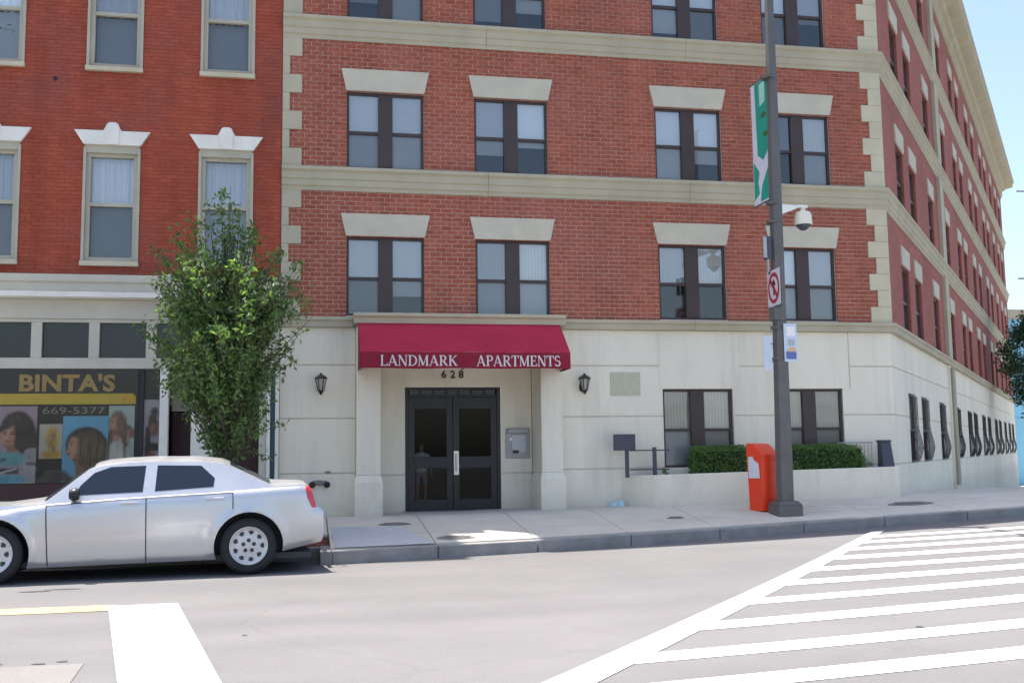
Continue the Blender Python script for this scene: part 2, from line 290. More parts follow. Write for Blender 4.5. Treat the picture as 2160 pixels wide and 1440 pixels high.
def leafmat(name, c1, c2, trans):
    m = bpy.data.materials.new(name); m.use_nodes = True; nt = m.node_tree; L = nt.links
    b = nt.nodes['Principled BSDF']; out = nt.nodes['Material Output']
    g = N(nt, 'ShaderNodeNewGeometry'); mx = N(nt, 'ShaderNodeMix', data_type='RGBA'); mx.inputs[6].default_value = rgb(c1); mx.inputs[7].default_value = rgb(c2)
    L.new(g.outputs['Random Per Island'], mx.inputs[0]); L.new(mx.outputs[2], b.inputs['Base Color']); b.inputs['Roughness'].default_value = 0.42; b.inputs['Specular IOR Level'].default_value = 0.45
    t = N(nt, 'ShaderNodeBsdfTranslucent'); sc = N(nt, 'ShaderNodeVectorMath', operation='MULTIPLY'); sc.inputs[1].default_value = (1.9, 2.3, 0.8); L.new(mx.outputs[2], sc.inputs[0]); L.new(sc.outputs[0], t.inputs[0])
    ms = N(nt, 'ShaderNodeMixShader'); ms.inputs[0].default_value = trans; L.new(b.outputs[0], ms.inputs[1]); L.new(t.outputs[0], ms.inputs[2]); L.new(ms.outputs[0], out.inputs[0])
    return m
MT['leaf'] = leafmat('pear_tree_leaves', (0.048, 0.085, 0.040), (0.160, 0.235, 0.080), 0.42)
MT['leafdark'] = leafmat('dark_tree_leaves', (0.016, 0.040, 0.020), (0.040, 0.085, 0.03), 0.25)
MT['hedgeleaf'] = leafmat('boxwood_leaves', (0.05, 0.115, 0.03), (0.13, 0.23, 0.055), 0.3)
MT['hedgecore'] = M('hedge_inner_twigs', (0.02, 0.026, 0.012), 0.95)
for k, c in dict(skin=(0.42, 0.22, 0.15), skin2=(0.30, 0.14, 0.09), hair=(0.03, 0.022, 0.03), hair2=(0.13, 0.10, 0.045), hair3=(0.16, 0.11, 0.085), lilac=(0.42, 0.33, 0.42), cyan=(0.12, 0.45, 0.75), mint=(0.42, 0.58, 0.56), greycloth=(0.33, 0.33, 0.37), yellow=(0.62, 0.40, 0.03), ochre=(0.48, 0.34, 0.05), aquacloth=(0.12, 0.35, 0.38), lip=(0.30, 0.07, 0.07), bluecloth=(0.06, 0.30, 0.40), purple=(0.22, 0.20, 0.26), dullyellow=(0.58, 0.45, 0.06)).items():
    MT[k] = M('poster_ink_' + k, c, 0.6, var=0.08, scale=6)

# ------------------------------------------------------------------ building blocks
WM = {}
FRONT = Matrix.Translation((0, 18.5, 0))
CX, CY = 11.17, 18.5
SIDE = Matrix.Translation((CX, CY, 0)) @ Matrix.Rotation(TH, 4, 'Z')
def LP(fr, s, o, z): return fr @ Vector((s, -o, z))        # s along the wall, o outward, z up
class MB:
    def __init__(self): self.v = []; self.f = []; self.mi = []
    def add(self, vs, fs, m=0):
        b = len(self.v); self.v += [tuple(p) for p in vs]; self.f += [tuple(i + b for i in f) for f in fs]; self.mi += [m] * len(fs)
    def hexa(self, p, m=0):    # 8 points: bottom 4 ccw, top 4 ccw
        self.add(p, [(3, 2, 1, 0), (4, 5, 6, 7), (0, 1, 5, 4), (1, 2, 6, 5), (2, 3, 7, 6), (3, 0, 4, 7)], m)
    def box(self, fr, s0, s1, o0, o1, z0, z1, m=0):
        a, b = (o1, o0) if o1 > o0 else (o0, o1)
        self.hexa([LP(fr, s0, a, z0), LP(fr, s1, a, z0), LP(fr, s1, b, z0), LP(fr, s0, b, z0), LP(fr, s0, a, z1), LP(fr, s1, a, z1), LP(fr, s1, b, z1), LP(fr, s0, b, z1)], m)
    def prism(self, fr, poly, o0, o1, m=0, back=True):
        n = len(poly)
        vs = [LP(fr, s, o1, z) for s, z in poly] + [LP(fr, s, o0, z) for s, z in poly]
        fs = [tuple(range(n))] + [(i, i + n, (i + 1) % n + n, (i + 1) % n) for i in range(n)]
        if back: fs.append(tuple(range(2 * n - 1, n - 1, -1)))
        self.add(vs, fs, m)
    def extr(self, fr, prof, s0, s1, m=0):    # prof [(o, z)] run along s; s0, s1 numbers or functions of o
        g0 = s0 if callable(s0) else (lambda o: s0); g1 = s1 if callable(s1) else (lambda o: s1)
        n = len(prof)
        vs = [LP(fr, g0(o), o, z) for o, z in prof] + [LP(fr, g1(o), o, z) for o, z in prof]
        fs = [(i, (i + 1) % n, (i + 1) % n + n, i + n) for i in range(n)] + [tuple(range(n - 1, -1, -1)), tuple(range(n, 2 * n))]
        self.add(vs, fs, m)
    def quad(self, a, b, c, d, m=0): self.add([a, b, c, d], [(0, 1, 2, 3)], m)
    def tube(self, p0, p1, r0, r1=None, n=10, m=0, caps=True):
        r1 = r0 if r1 is None else r1; p0 = Vector(p0); p1 = Vector(p1); d = (p1 - p0).normalized()
        a = d.orthogonal().normalized(); b = d.cross(a)
        vs = [p0 + (a * cos(2 * PI * i / n) + b * sin(2 * PI * i / n)) * r0 for i in range(n)] + [p1 + (a * cos(2 * PI * i / n) + b * sin(2 * PI * i / n)) * r1 for i in range(n)]
        fs = [(i, (i + 1) % n, (i + 1) % n + n, i + n) for i in range(n)]
        if caps: fs += [tuple(range(n - 1, -1, -1)), tuple(range(n, 2 * n))]
        self.add(vs, fs, m)
    def path(self, pts, r, n=6, m=0):
        for a, b in zip(pts[:-1], pts[1:]): self.tube(a, b, r, r, n, m)
    def lathe(self, c, axis, prof, n=24, m=0, caps=True):    # prof [(radius, height along axis)]
        c = Vector(c); d = Vector(axis).normalized(); a = d.orthogonal().normalized(); b = d.cross(a)
        vs = []; k = len(prof)
        for r, h in prof:
            for i in range(n): vs.append(c + d * h + (a * cos(2 * PI * i / n) + b * sin(2 * PI * i / n)) * r)
        fs = []
        for j in range(k - 1):
            for i in range(n): fs.append((j * n + i, j * n + (i + 1) % n, (j + 1) * n + (i + 1) % n, (j + 1) * n + i))
        if caps and prof[0][0] > 1e-4: fs.append(tuple(range(n - 1, -1, -1)))
        if caps and prof[-1][0] > 1e-4: fs.append(tuple((k - 1) * n + i for i in range(n)))
        self.add(vs, fs, m)
    def mesh(self, name, mats, smooth=None):
        me = bpy.data.meshes.new(name); me.from_pydata(self.v, [], self.f)
        for k in mats: me.materials.append(MT[k])
        me.polygons.foreach_set('material_index', self.mi)
        if smooth:
            me.polygons.foreach_set('use_smooth', [True] * len(self.f)); me.set_sharp_from_angle(angle=rad(smooth))
        me.update(); return me
    def build(self, name, mats, parent=None, smooth=None, bevel=None):
        mats = [mats] if isinstance(mats, str) else mats
        me = self.mesh(name, mats, smooth)
        if not smooth or True:
            bm = bmesh.new(); bm.from_mesh(me); bmesh.ops.remove_doubles(bm, verts=bm.verts, dist=1e-5) if smooth else None
            bmesh.ops.recalc_face_normals(bm, faces=bm.faces); bm.to_mesh(me); bm.free()
            if smooth: me.set_sharp_from_angle(angle=rad(smooth))
        o = put(name, me, parent)
        if bevel:
            b = o.modifiers.new('edge', 'BEVEL'); b.width = bevel; b.segments = 2; b.limit_method = 'ANGLE'; b.angle_limit = rad(40)
        return o
def put(name, me, parent=None, mw=None):
    o = bpy.data.objects.new(name, me); COL.objects.link(o)
    mw = mw or Matrix.Identity(4); WM[o.name] = mw
    if parent is not None:
        o.parent = parent; o.matrix_parent_inverse = WM[parent.name].inverted()
    o.matrix_basis = mw
    return o
def thing(name, label, cat, loc, group=None):
    o = bpy.data.objects.new(name, None); COL.objects.link(o); o.location = loc; o.empty_display_size = 0.2
    WM[o.name] = Matrix.Translation(loc); o['label'] = label; o['category'] = cat
    if group: o['group'] = group
    return o
def tag(o, label=None, cat=None, group=None, kind=None):
    if label: o['label'] = label
    if cat: o['category'] = cat
    if group: o['group'] = group
    if kind: o['kind'] = kind
    return o
def struct(o, label=None):
    o['kind'] = 'structure'
    if label: o['label'] = label
    return o
def text_mesh(txt, size, bold=0.0, spacing=1.0, depth=0.006):
    cu = bpy.data.curves.new('lettering', 'FONT'); cu.body = txt; cu.size = size; cu.offset = bold; cu.extrude = depth; cu.space_character = spacing; cu.resolution_u = 3
    ob = bpy.data.objects.new('lettering_source', cu); COL.objects.link(ob)
    dg = bpy.context.evaluated_depsgraph_get(); me = bpy.data.meshes.new_from_object(ob.evaluated_get(dg))
    bpy.data.objects.remove(ob); bpy.data.curves.remove(cu)
    return me
def fit_text(name, txt, fr, s0, s1, z0, z1, o, mat, parent, bold=0.0, spacing=1.0, depth=0.006):
    me = text_mesh(txt, 1.0, bold, spacing, depth)
    xs = [v.co.x for v in me.vertices]; ys = [v.co.y for v in me.vertices]
    a, b, c, d = min(xs), max(xs), min(ys), max(ys)
    for v in me.vertices:
        p = LP(fr, s0 + (v.co.x - a) / (b - a) * (s1 - s0), o + v.co.z, z0 + (v.co.y - c) / (d - c) * (z1 - z0)); v.co = p
    me.materials.clear(); me.materials.append(MT[mat]); me.update()
    return put(name, me, parent)

# ------------------------------------------------------------------ ground heights
def lin(x, pts):
    if x <= pts[0][0]: return pts[0][1]
    for (a, b), (c, d) in zip(pts[:-1], pts[1:]):
        if x <= c: return b + (d - b) * (x - a) / (c - a)
    return pts[-1][1]
KX = 0.3
def zr(X):
    X = max(X, 0.0)
    return -1.46 + .0022 * X * X if X < 14 else -1.46 + .0022 * 196 + .0185 * (X - 14)
def kY(X): return lin(X, [(KX - .001, 15.3), (KX, 14.6), (2, 15.0), (5, 15.45), (9, 15.9), (12, 15.85), (60, 15.85)])
def hk(X): return lin(X, [(0, .19), (8, .17), (12, .14)])
def zb(X): return -1.04 + .0135 * max(X, 0)
def zs(X, Y):
    k = kY(X); t = min(max((Y - k) / (17.75 - k), 0), 1); a = zr(X) + hk(X)
    return a + (zb(X) - a) * t
def zside(s): return lin(s, [(-8, -0.93), (0, -0.885), (4, -0.95), (8.8, -1.07), (33.5, -1.87), (120, -4.2)])

# ---- ground sheet, road
g = MB(); R_ = 420
g.quad((-R_, -R_, -4.6), (R_, -R_, -4.6), (R_, R_, -4.6), (-R_, R_, -4.6))
struct(g.build('ground', 'groundmat'))
g = MB(); xs = [-60, -30, -12, -6, -2, 0] + [i * .5 for i in range(1, 30)] + [16, 20, 28, 40, 60]; ys = [-40, -20, -8, 0, 3, 5, 6, 7, 8, 9, 10, 11, 12, 13, 14, 15, 16.4]
vs = [(x, y, zr(x)) for y in ys for x in xs]; nx = len(xs)
g.add(vs, [(j * nx + i, j * nx + i + 1, (j + 1) * nx + i + 1, (j + 1) * nx + i) for j in range(len(ys) - 1) for i in range(nx - 1)])
struct(g.build('road', 'asphalt'))

def sheet(name, pts, mat, zf, dz, nsub=12):
    """a quad (4 points ccw in plan) draped over the ground function, dz above it"""
    m = MB(); a, b, c, d = [Vector((p[0], p[1])) for p in pts]; vs = []
    for j in range(3):
        for i in range(nsub + 1):
            u = i / nsub; v = j / 2; p = (a * (1 - u) + b * u) * (1 - v) + (d * (1 - u) + c * u) * v
            vs.append((p.x, p.y, zf(p.x, p.y) + dz))
    w = nsub + 1
    m.add(vs, [(j * w + i, j * w + i + 1, (j + 1) * w + i + 1, (j + 1) * w + i) for j in range(2) for i in range(nsub)])
    return m.build(name, mat)
zroad = lambda x, y: zr(x)
# crosswalk: a diagonal border line, ladder bars that start on it
def edge_x(y): return 1.62 + (y - 6.62) * (8.82 - 1.62) / (15.27 - 6.62)
struct(sheet('crosswalk_border_line', [(edge_x(2.5) - .25, 2.5), (edge_x(15.25) - .11, 15.25), (edge_x(15.25) + .11, 15.25), (edge_x(2.5) + .25, 2.5)], 'white_mark', zroad, .0065, 80), 'wide white diagonal border line of the crosswalk')
for i, (y0, y1) in enumerate([(4.95, 5.30), (6.08, 6.43), (7.08, 7.42), (8.19, 8.55), (9.32, 9.65), (10.38, 10.72), (11.34, 11.66), (12.25, 12.58), (13.10, 13.38), (13.82, 14.10), (14.45, 14.68)]):
    e0, e1 = edge_x(y0) + .12, edge_x(y1) + .12
    tilt = lin(y0, [(5, .10), (8.5, .085), (9.5, .055), (10.5, 0), (12, -.07), (14, -.13)]) * (13 - e0)
    struct(sheet('crosswalk_bar', [(e0, y0), (13, y0 + tilt), (13, y1 + tilt), (e1, y1)], 'white_mark', zroad, .0045, 30))
struct(sheet('stop_line', [(-.93, 5.9), (-.30, 5.9), (-1.29, 11.23), (-1.95, 11.2)], 'white_mark', zroad, .009, 2), 'broad white stop line painted on the road')
for y in (10.90,):
    struct(sheet('yellow_centre_line', [(-16, y), (-1.9, y), (-1.9, y + .42), (-16, y + .42)], 'yellow_mark', zroad, .005, 4), 'worn yellow line along the street')
struct(sheet('road_patch', [(-6, 6.0), (-1.42, 6.0), (-1.58, 8.17), (-6, 8.2)], 'patchconcrete', zroad, .005, 4), 'pale square-cut repair patch in the road')
m = MB()
for (x, y, w, d) in [(-3.0, 12.74, .16, .05), (-2.72, 12.86, .2, .04), (-.51, 9.1, .02, .02), (-1.75, 8.3, .04, .02), (-1.9, 8.25, .05, .02), (-2.2, 8.3, .05, .015), (4.78, 7.72, .03, .03)]:
    m.add([(x + w * cos(a) * (1 + .25 * sin(3 * a + x)), y + d * sin(a), zr(x) + .004) for a in [2 * PI * k / 12 for k in range(12)]], [tuple(range(12))])
struct(m.build('road_stains', 'seam'), 'small dark oil spots on the asphalt')

# ---- kerb stones
kb = MB(); kb.box(Matrix.Identity(4), 0, .001, 0, .001, -1.9, -1.899)
kroot = thing('kerb', 'grey stone kerb along the sidewalk edge', 'kerb', (0, 15.2, -1.4)); del kroot['category']; kroot['kind'] = 'structure'
def kerb_piece(x0, x1, y0=None, y1=None):
    k = MB(); y0 = kY(x0) if y0 is None else y0; y1 = kY(x1) if y1 is None else y1
    d = Vector((x1 - x0, y1 - y0)).normalized(); nrm = Vector((-d.y, d.x)) * .16
    j = random.uniform(-.006, .006)
    a = Vector((x0, y0)) + d * .006; b = Vector((x1, y1)) - d * .006
    za, zb_ = zr(x0) + hk(x0) + j, zr(x1) + hk(x1) + j; lo = -1.75
    k.hexa([(a.x, a.y, lo), (b.x, b.y, lo), (b.x + nrm.x, b.y + nrm.y, lo), (a.x + nrm.x, a.y + nrm.y, lo), (a.x, a.y, za), (b.x, b.y, zb_), (b.x + nrm.x, b.y + nrm.y, zb_), (a.x + nrm.x, a.y + nrm.y, za)])
    k.build('kerb_stone', 'kerb', kroot, bevel=.018)
x = -12.0
while x < KX - .1:
    kerb_piece(x, min(x + 1.76, KX - .02)); x += 1.76
x = KX + .02
while x < 24:
    kerb_piece(x, x + 1.5); x += 1.5
k = MB(); k.hexa([(KX - .14, 14.6, -1.75), (KX + .02, 14.6, -1.75), (KX + .02, 15.42, -1.75), (KX - .14, 15.42, -1.75), (KX - .14, 14.6, -1.268), (KX + .02, 14.6, -1.268), (KX + .02, 15.42, -1.266), (KX - .14, 15.42, -1.266)])
k.build('kerb_stone', 'kerb', kroot, bevel=.018)

# ---- sidewalk slabs
sroot = thing('sidewalk', 'concrete sidewalk in front of the buildings', 'sidewalk', (0, 17, -1.2)); del sroot['category']; sroot['kind'] = 'structure'
def slab(x0, x1, ya, yb, mat='concrete', dz=0.0):
    """slab between the two y functions"""
    s = MB(); gp = .007; pts = []
    for (xx, yf, sg) in ((x0 + gp, ya, 1), (x1 - gp, ya, 1), (x1 - gp, yb, -1), (x0 + gp, yb, -1)):
        yy = yf(xx) + gp * sg; pts.append((xx, yy, zs(xx, yy) + dz))
    lo = [(p[0], p[1], p[2] - .12) for p in pts]
    s.add(lo + pts, [(4, 5, 6, 7), (0, 1, 5, 4), (1, 2, 6, 5), (2, 3, 7, 6), (3, 0, 4, 7)])
    s.build('slab', mat, sroot)
def rowf(t, top): return lambda X: kY(X) + .16 + (top - kY(X) - .16) * t
rows = [(0, .36), (.36, .69), (.69, 1.0)]
x = -9.6; tcx = 0
while x < 11.0:
    x1 = x + 1.5
    if x < KX < x1 - .02: x1 = KX
    if x < KX: x1 = min(x1, KX)
    xm = x + 1e-3
    for (a, b) in rows:
        # on the left stretch the kerbside strip is paved in red pavers instead
        if x1 <= KX + 1e-6 and x > -2.75 and a == 0: continue
        slab(x, x1, (lambda X, t=a, l=(x < KX - .001): (15.46 if l else kY(max(X, KX)) + .16) + (17.75 - (15.46 if l else kY(max(X, KX)) + .16)) * t), (lambda X, t=b, l=(x < KX - .001): (15.46 if l else kY(max(X, KX)) + .16) + (17.75 - (15.46 if l else kY(max(X, KX)) + .16)) * t))
    slab(x, x1, lambda X: 17.75, lambda X: 19.25)
    x = x1
base = MB(); vs = []; xs2 = [-30, -9.6, -3, 0, KX - .002, KX + .001, 2, 4, 6, 8, 10, 11.2]
for Xv in xs2:
    for Yv in (kY(Xv) + .1, 17.75, 19.4): vs.append((Xv, Yv, zs(Xv, Yv) - .035))
base.add(vs, [(i * 3 + j, (i + 1) * 3 + j, (i + 1) * 3 + j + 1, i * 3 + j + 1) for i in range(len(xs2) - 1) for j in range(2)])
base.build('bedding', 'seam', sroot)
# red pavers of the tree strip
for i in range(15):
    for j in range(8):
        px0 = -2.72 + i * .2 + (.1 if j % 2 else 0); py0 = 15.48 + j * .102
        if px0 + .19 > KX - .0: continue
        p = MB(); z = zs(px0, py0) - .004 + random.uniform(-.004, .003)
        p.box(Matrix.Identity(4), px0, px0 + .192, -(py0 + .094), -py0, z - .06, z); p.build('paver', 'paver', sroot)
# bluish newer concrete panel
sheet('ramp_panel', [(.36, 14.78), (1.79, 15.05), (1.42, 16.6), (.36, 16.8)], 'blueconcrete', zs, .012, 6).parent = sroot
bpy.data.objects['ramp_panel'].matrix_parent_inverse = WM['sidewalk'].inverted()
# corner and side-street pavement
sp = MB(); vs = []; N1, N2 = 26, 16
for i in range(N1 + 1):
    s = -6 + (i / N1) ** 1.6 * 76
    for j in range(N2 + 1):
        o = (j / N2) * 40 - .05
        p = LP(SIDE, s, o, 0)
        y = max(p.y, kY(p.x) + .1); z = zside(s)
        if s < 3: 
            w = min(max((3 - s) / 3, 0), 1); z = z * (1 - w) + w * zs(min(p.x, 20), y)
        kk = kY(p.x) + .1
        if y - kk < 2.2:
            w = min(max((y - kk) / 2.2, 0), 1); z = (zr(p.x) + hk(p.x)) * (1 - w) + z * w
        vs.append((p.x, y, z))
w = N2 + 1
sp.add(vs, [(i * w + j, i * w + j + 1, (i + 1) * w + j + 1, (i + 1) * w + j) for i in range(N1) for j in range(3)])
ss = MB(); ss.add(vs, [(i * w + j, i * w + j + 1, (i + 1) * w + j + 1, (i + 1) * w + j) for i in range(N1) for j in range(3, N2)])
struct(ss.build('side_street', 'asphalt', smooth=60), 'asphalt of the side street')
struct(sp.build('side_pavement', 'concrete', smooth=60), 'concrete pavement rounding the corner into the side street')
def manhole(x, y, rx, ry, label, rot=0, ring=False):
    t = thing('manhole_cover', label, 'manhole cover', (x, y, zs(x, y)), 'iron covers set in the sidewalk')
    def disc(k, dz, th, n=28):
        d = MB(); P = []
        for i in range(n):
            a = 2 * PI * i / n; X = x + rx * k * cos(a); Y = y + ry * k * sin(a); P.append((X, Y, zs(X, Y)))
        d.add([(p[0], p[1], p[2] + dz) for p in P] + [(p[0], p[1], p[2] + dz - th) for p in P], [tuple(range(n))] + [(i, i + n, (i + 1) % n + n, (i + 1) % n) for i in range(n)])
        return d
    disc(1.0, .010, .05).build('rim', 'kerb' if ring else 'iron', t)
    lid = disc(.86, .018, .02).build('lid', 'iron', t)
    r = MB()
    for i in range(-4, 5):
        hx = rx * .7 * math.sqrt(max(0, 1 - (i / 5) ** 2)); yy = y + i * ry * .15
        r.box(Matrix.Identity(4), x - hx, x + hx, -(yy + .012), -(yy - .012), zs(x, yy) + .018, zs(x, yy) + .026)
    r.build('tread_ribs', 'iron', lid)
manhole(1.36, 16.92, .26, .11, 'thin dark iron cover in the sidewalk left of the entrance door')
manhole(2.16, 15.5, .3, .17, 'iron cover with pale ring at the kerb below the awning', ring=True)
manhole(10.45, 16.95, .44, .17, 'large dark iron cover in the sidewalk near the building corner')
manhole(5.95, 16.6, .15, .055, 'small iron valve cover in the sidewalk left of the orange box')

# ------------------------------------------------------------------ facade helpers
def cells(s0, s1, z0, z1, holes):
    S = sorted({s0, s1, *[min(max(h[i], s0), s1) for h in holes for i in (0, 1)]}); Z = sorted({z0, z1, *[min(max(h[i], z0), z1) for h in holes for i in (2, 3)]})
    for a, b in zip(S[:-1], S[1:]):
        for c, d in zip(Z[:-1], Z[1:]):
            ms, mz = (a + b) / 2, (c + d) / 2
            if any(h[0] < ms < h[1] and h[2] < mz < h[3] for h in holes): continue
            yield a, b, c, d
def backing(fr, s0, s1, z0, z1, holes, o, reveal=.26):
    m = MB()
    for a, b, c, d in cells(s0, s1, z0, z1, holes): m.quad(LP(fr, a, o, c), LP(fr, b, o, c), LP(fr, b, o, d), LP(fr, a, o, d))
    for (a, b, c, d) in holes:
        c = max(c, z0); d = min(d, z1); i = o - reveal
        m.quad(LP(fr, a, o, c), LP(fr, a, o, d), LP(fr, a, i, d), LP(fr, a, i, c)); m.quad(LP(fr, b, o, c), LP(fr, b, i, c), LP(fr, b, i, d), LP(fr, b, o, d))
        m.quad(LP(fr, a, o, d), LP(fr, b, o, d), LP(fr, b, i, d), LP(fr, a, i, d)); m.quad(LP(fr, a, o, c), LP(fr, a, i, c), LP(fr, b, i, c), LP(fr, b, o, c))
    return m
def bricks(fr, s0, s1, z0, z1, holes, mod, joint, row0, parent, mat, depth=.007, reach=None):
    """lays the wall brick by brick; the 300 that show largest become parts, the rest one mesh"""
    full = []; rest = MB()
    bw, bh = mod[0] - joint, mod[1] - joint
    r = math.floor((z0 - row0) / mod[1])
    while row0 + r * mod[1] < z1:
        a0 = row0 + r * mod[1] + joint / 2; zlo, zhi = max(a0, z0), min(a0 + bh, z1)
        if zhi - zlo > .012:
            c = math.floor((s0 + 20) / mod[0] + .5) - 2
            while True:
                x0 = c * mod[0] - 20 - (.5 * mod[0] if r % 2 else 0) + joint / 2; c += 1
                if x0 > s1: break
                segs = [(max(x0, s0), min(x0 + bw, s1))]
                for h in holes:
                    if h[2] < (zlo + zhi) / 2 < h[3]:
                        ns = []
                        for (p, q) in segs:
                            if q <= h[0] or p >= h[1]: ns.append((p, q)); continue
                            if p < h[0]: ns.append((p, h[0]))
                            if q > h[1]: ns.append((h[1], q))
                        segs = ns
                for h in holes:
                    if h[2] < (zlo + zhi) / 2 < h[3]: segs = [((h[1] if 0 < p - h[1] < .05 else p), (h[0] if 0 < h[0] - q < .05 else q)) for p, q in segs]
                for p, q in segs:
                    if q - p < .015: continue
                    if abs(q - p - bw) < 1e-4 and abs(zhi - zlo - bh) < 1e-4: full.append((p, zlo))
                    else: rest.box(fr, p, q, -.03, random.uniform(-.0015, .0015), zlo, zhi)
        r += 1
    key = lambda p: (p[0] + bw / 2) ** 2 + 18.5 ** 2 + (p[1]) ** 2
    inview = [p for p in full if reach is None or reach(p)]
    inview.sort(key=key); single = set(inview[:300])
    one = MB(); one.box(Matrix.Identity(4), 0, bw, -.03, 0, 0, bh); me = one.mesh('brick', [mat])
    for p in single:
        put('brick', me, parent, fr @ Matrix.Translation((p[0], random.uniform(-.0015, .0015), p[1])))
    for p in full:
        if p not in single: rest.box(fr, p[0], p[0] + bw, -.03, random.uniform(-.0015, .0015), p[1], p[1] + bh)
    tag(rest.build('brickwork', mat, parent), kind='stuff')

# ------------------------------------------------------------------ apartment building
B = thing('apartment_building', 'red brick apartment block with cream stucco ground floor on the corner', 'building', (5.3, 22, -1.0))
LV = [2.44, 5.13, 7.92, 10.68]; TOP = 14.0
WX = [(.635, 2.025), (2.96, 4.35), (6.45, 7.80), (8.72, 10.07)]
WH = 1.43
fl_s = [2.47, 5.14, 7.93, 10.70]
fholes = [(a, b, z, z + WH) for (a, b) in WX for z in fl_s]
gf = [(6.46, 7.84, -.29, 1.165), (8.72, 10.09, -.29, 1.165)]
PORT = (1.22, 4.08, -1.3, 1.95)
# mortar plane behind the bricks, stucco plane behind the panels
backing(FRONT, -.5, 11.17, 2.30, 13.15, fholes, -.012).build('mortar_wall', 'mortar', B)
backing(FRONT, -.5, 11.17, -1.4, 2.36, gf + [PORT], -.016, .24).build('base_wall', 'groove', B)
bh_ = list(fholes)
bricks(FRONT, -.37, 10.93, 2.36, 13.1, bh_, (.203, .081), .0125, 0.0, B, 'brick', reach=lambda p: 2.5 < p[1] < 9.2)

# side wall (seen along its length)
SWIN = [(1.9, 2.95), (3.85, 4.9), (7.15, 8.2), (10.85, 11.9), (14.2, 15.25), (16.15, 17.2), (19.3, 20.4), (21.6, 22.7), (25.0, 26.1), (27.2, 28.3), (30.3, 31.4), (33.2, 34.3), (35.6, 36.7)]
SEND = 38.4
sholes = [(a, b, z, z + WH) for (a, b) in SWIN for z in fl_s]
sgf = [(a, b, -.29, 1.165) for (a, b) in SWIN]
backing(SIDE, 0, SEND, 2.36, 13.15, sholes, 0.0).build('side_brick_wall', 'sidebrick', B)
backing(SIDE, 0, SEND, -2.6, 2.36, sgf, -.016, .24).build('side_base_wall', 'groove', B)
# the hidden sides and the roof close the block
c0 = LP(SIDE, SEND, 0, 0); m = MB()
for (p, q) in [((c0.x, c0.y), (c0.x - 14, c0.y + 12)), ((c0.x - 14, c0.y + 12), (-.5, 44)), ((-.5, 44), (-.5, 18.52))]:
    m.quad((p[0], p[1], -2.6), (q[0], q[1], -2.6), (q[0], q[1], 14), (p[0], p[1], 14))
m.build('rear_wall', 'sidebrick', B)
m = MB(); m.add([(-.5, 18.5, 13.75), (11.17, 18.5, 13.75), (c0.x, c0.y, 13.75), (c0.x - 14, c0.y + 12, 13.75), (-.5, 44, 13.75)], [(0, 1, 2, 3, 4)]); m.build('roof', 'roofing', B)

# mouldings: mitred at the corner
MIT = math.tan(TH / 2)
def run(name, prof, mat, breaks_f, breaks_s):
    for a, b in zip(breaks_f[:-1], breaks_f[1:]):
        m = MB(); last = b == breaks_f[-1]
        m.extr(FRONT, prof, a + (.003 if a != breaks_f[0] else 0), (lambda o: CX + o * MIT) if last else b - .003); m.build(name, mat, B)
    for a, b in zip(breaks_s[:-1], breaks_s[1:]):
        m = MB(); first = a == breaks_s[0]
        m.extr(SIDE, prof, (lambda o: -o * MIT) if first else a + .003, b - .003); m.build(name, mat, B)
for zt in LV[1:]:
    pr = [(-.03, zt), (.115, zt), (.13, zt - .012), (.13, zt - .065), (.098, zt - .09), (.085, zt - .105), (.085, zt - .215), (.06, zt - .235), (.06, zt - .335), (.032, zt - .36), (.026, zt - .42), (-.03, zt - .42)]
    run('belt_course', pr, 'trim', [-.5, 3.2, 7.1, CX], [0, 5.4, 9.8, 16, 24, 31, SEND])
zt = 2.44
pr = [(-.03, zt), (.12, zt), (.135, zt - .012), (.135, zt - .06), (.10, zt - .085), (.09, zt - .175), (.03, zt - .19), (-.03, zt - .19)]
run('ledge', pr, 'trim', [4.53, 7.1, CX], [0, 5.4, 9.8, 16, 24, 31, SEND])
m = MB(); m.extr(FRONT, pr, -.5, .745); m.build('ledge', 'trim', B)
pr = [(-.03, 13.02), (.05, 13.02), (.05, 13.12), (.10, 13.15), (.10, 13.42), (.20, 13.46), (.26, 13.56), (.44, 13.62), (.60, 13.70), (.60, 13.86), (.66, 13.92), (.66, 14.02), (-.03, 14.02)]
m = MB(); m.extr(FRONT, pr, -.3, lambda o: CX + o * MIT); m.build('cornice', 'trim', B)
m = MB(); m.extr(SIDE, pr, lambda o: -o * MIT, lambda o: SEND + o); m.build('cornice', 'trim', B)

# quoins: blocks keyed into the brick, left edge and right corner
def quoins(xa, xb_w, xb_n, corner):
    for zt in LV[1:] + [13.02]:
        hi = zt - (.42 if zt != 13.02 else 0); lo = [2.44, 5.13, 7.92, 10.68][(LV[1:] + [13.02]).index(zt)]
        n = 7; hgt = (hi - lo) / n
        for i in range(n):
            wide = i % 2 == 0; m = MB(); z0, z1 = lo + i * hgt + .003, lo + (i + 1) * hgt - .003; x1 = xb_w if wide else xb_n
            if corner:
                o = .028; m.add([LP(FRONT, x1, -.03, z0), LP(FRONT, x1, o, z0), LP(FRONT, CX + o * MIT, o, z0), LP(SIDE, .12, o, z0), LP(SIDE, .12, -.02, z0), LP(FRONT, x1, -.03, z1), LP(FRONT, x1, o, z1), LP(FRONT, CX + o * MIT, o, z1), LP(SIDE, .12, o, z1), LP(SIDE, .12, -.02, z1)],
                    [(0, 1, 2, 3, 4), (5, 9, 8, 7, 6), (0, 5, 6, 1), (1, 6, 7, 2), (2, 7, 8, 3), (3, 8, 9, 4), (4, 9, 5, 0)])
            else: m.box(FRONT, xa, x1, -.03, .028, z0, z1)
            m.build('quoin_block', 'quoin' if corner else 'trim', B)
quoins(-.498, -.16, -.375, False)
quoins(CX, 10.77, 10.93, True)
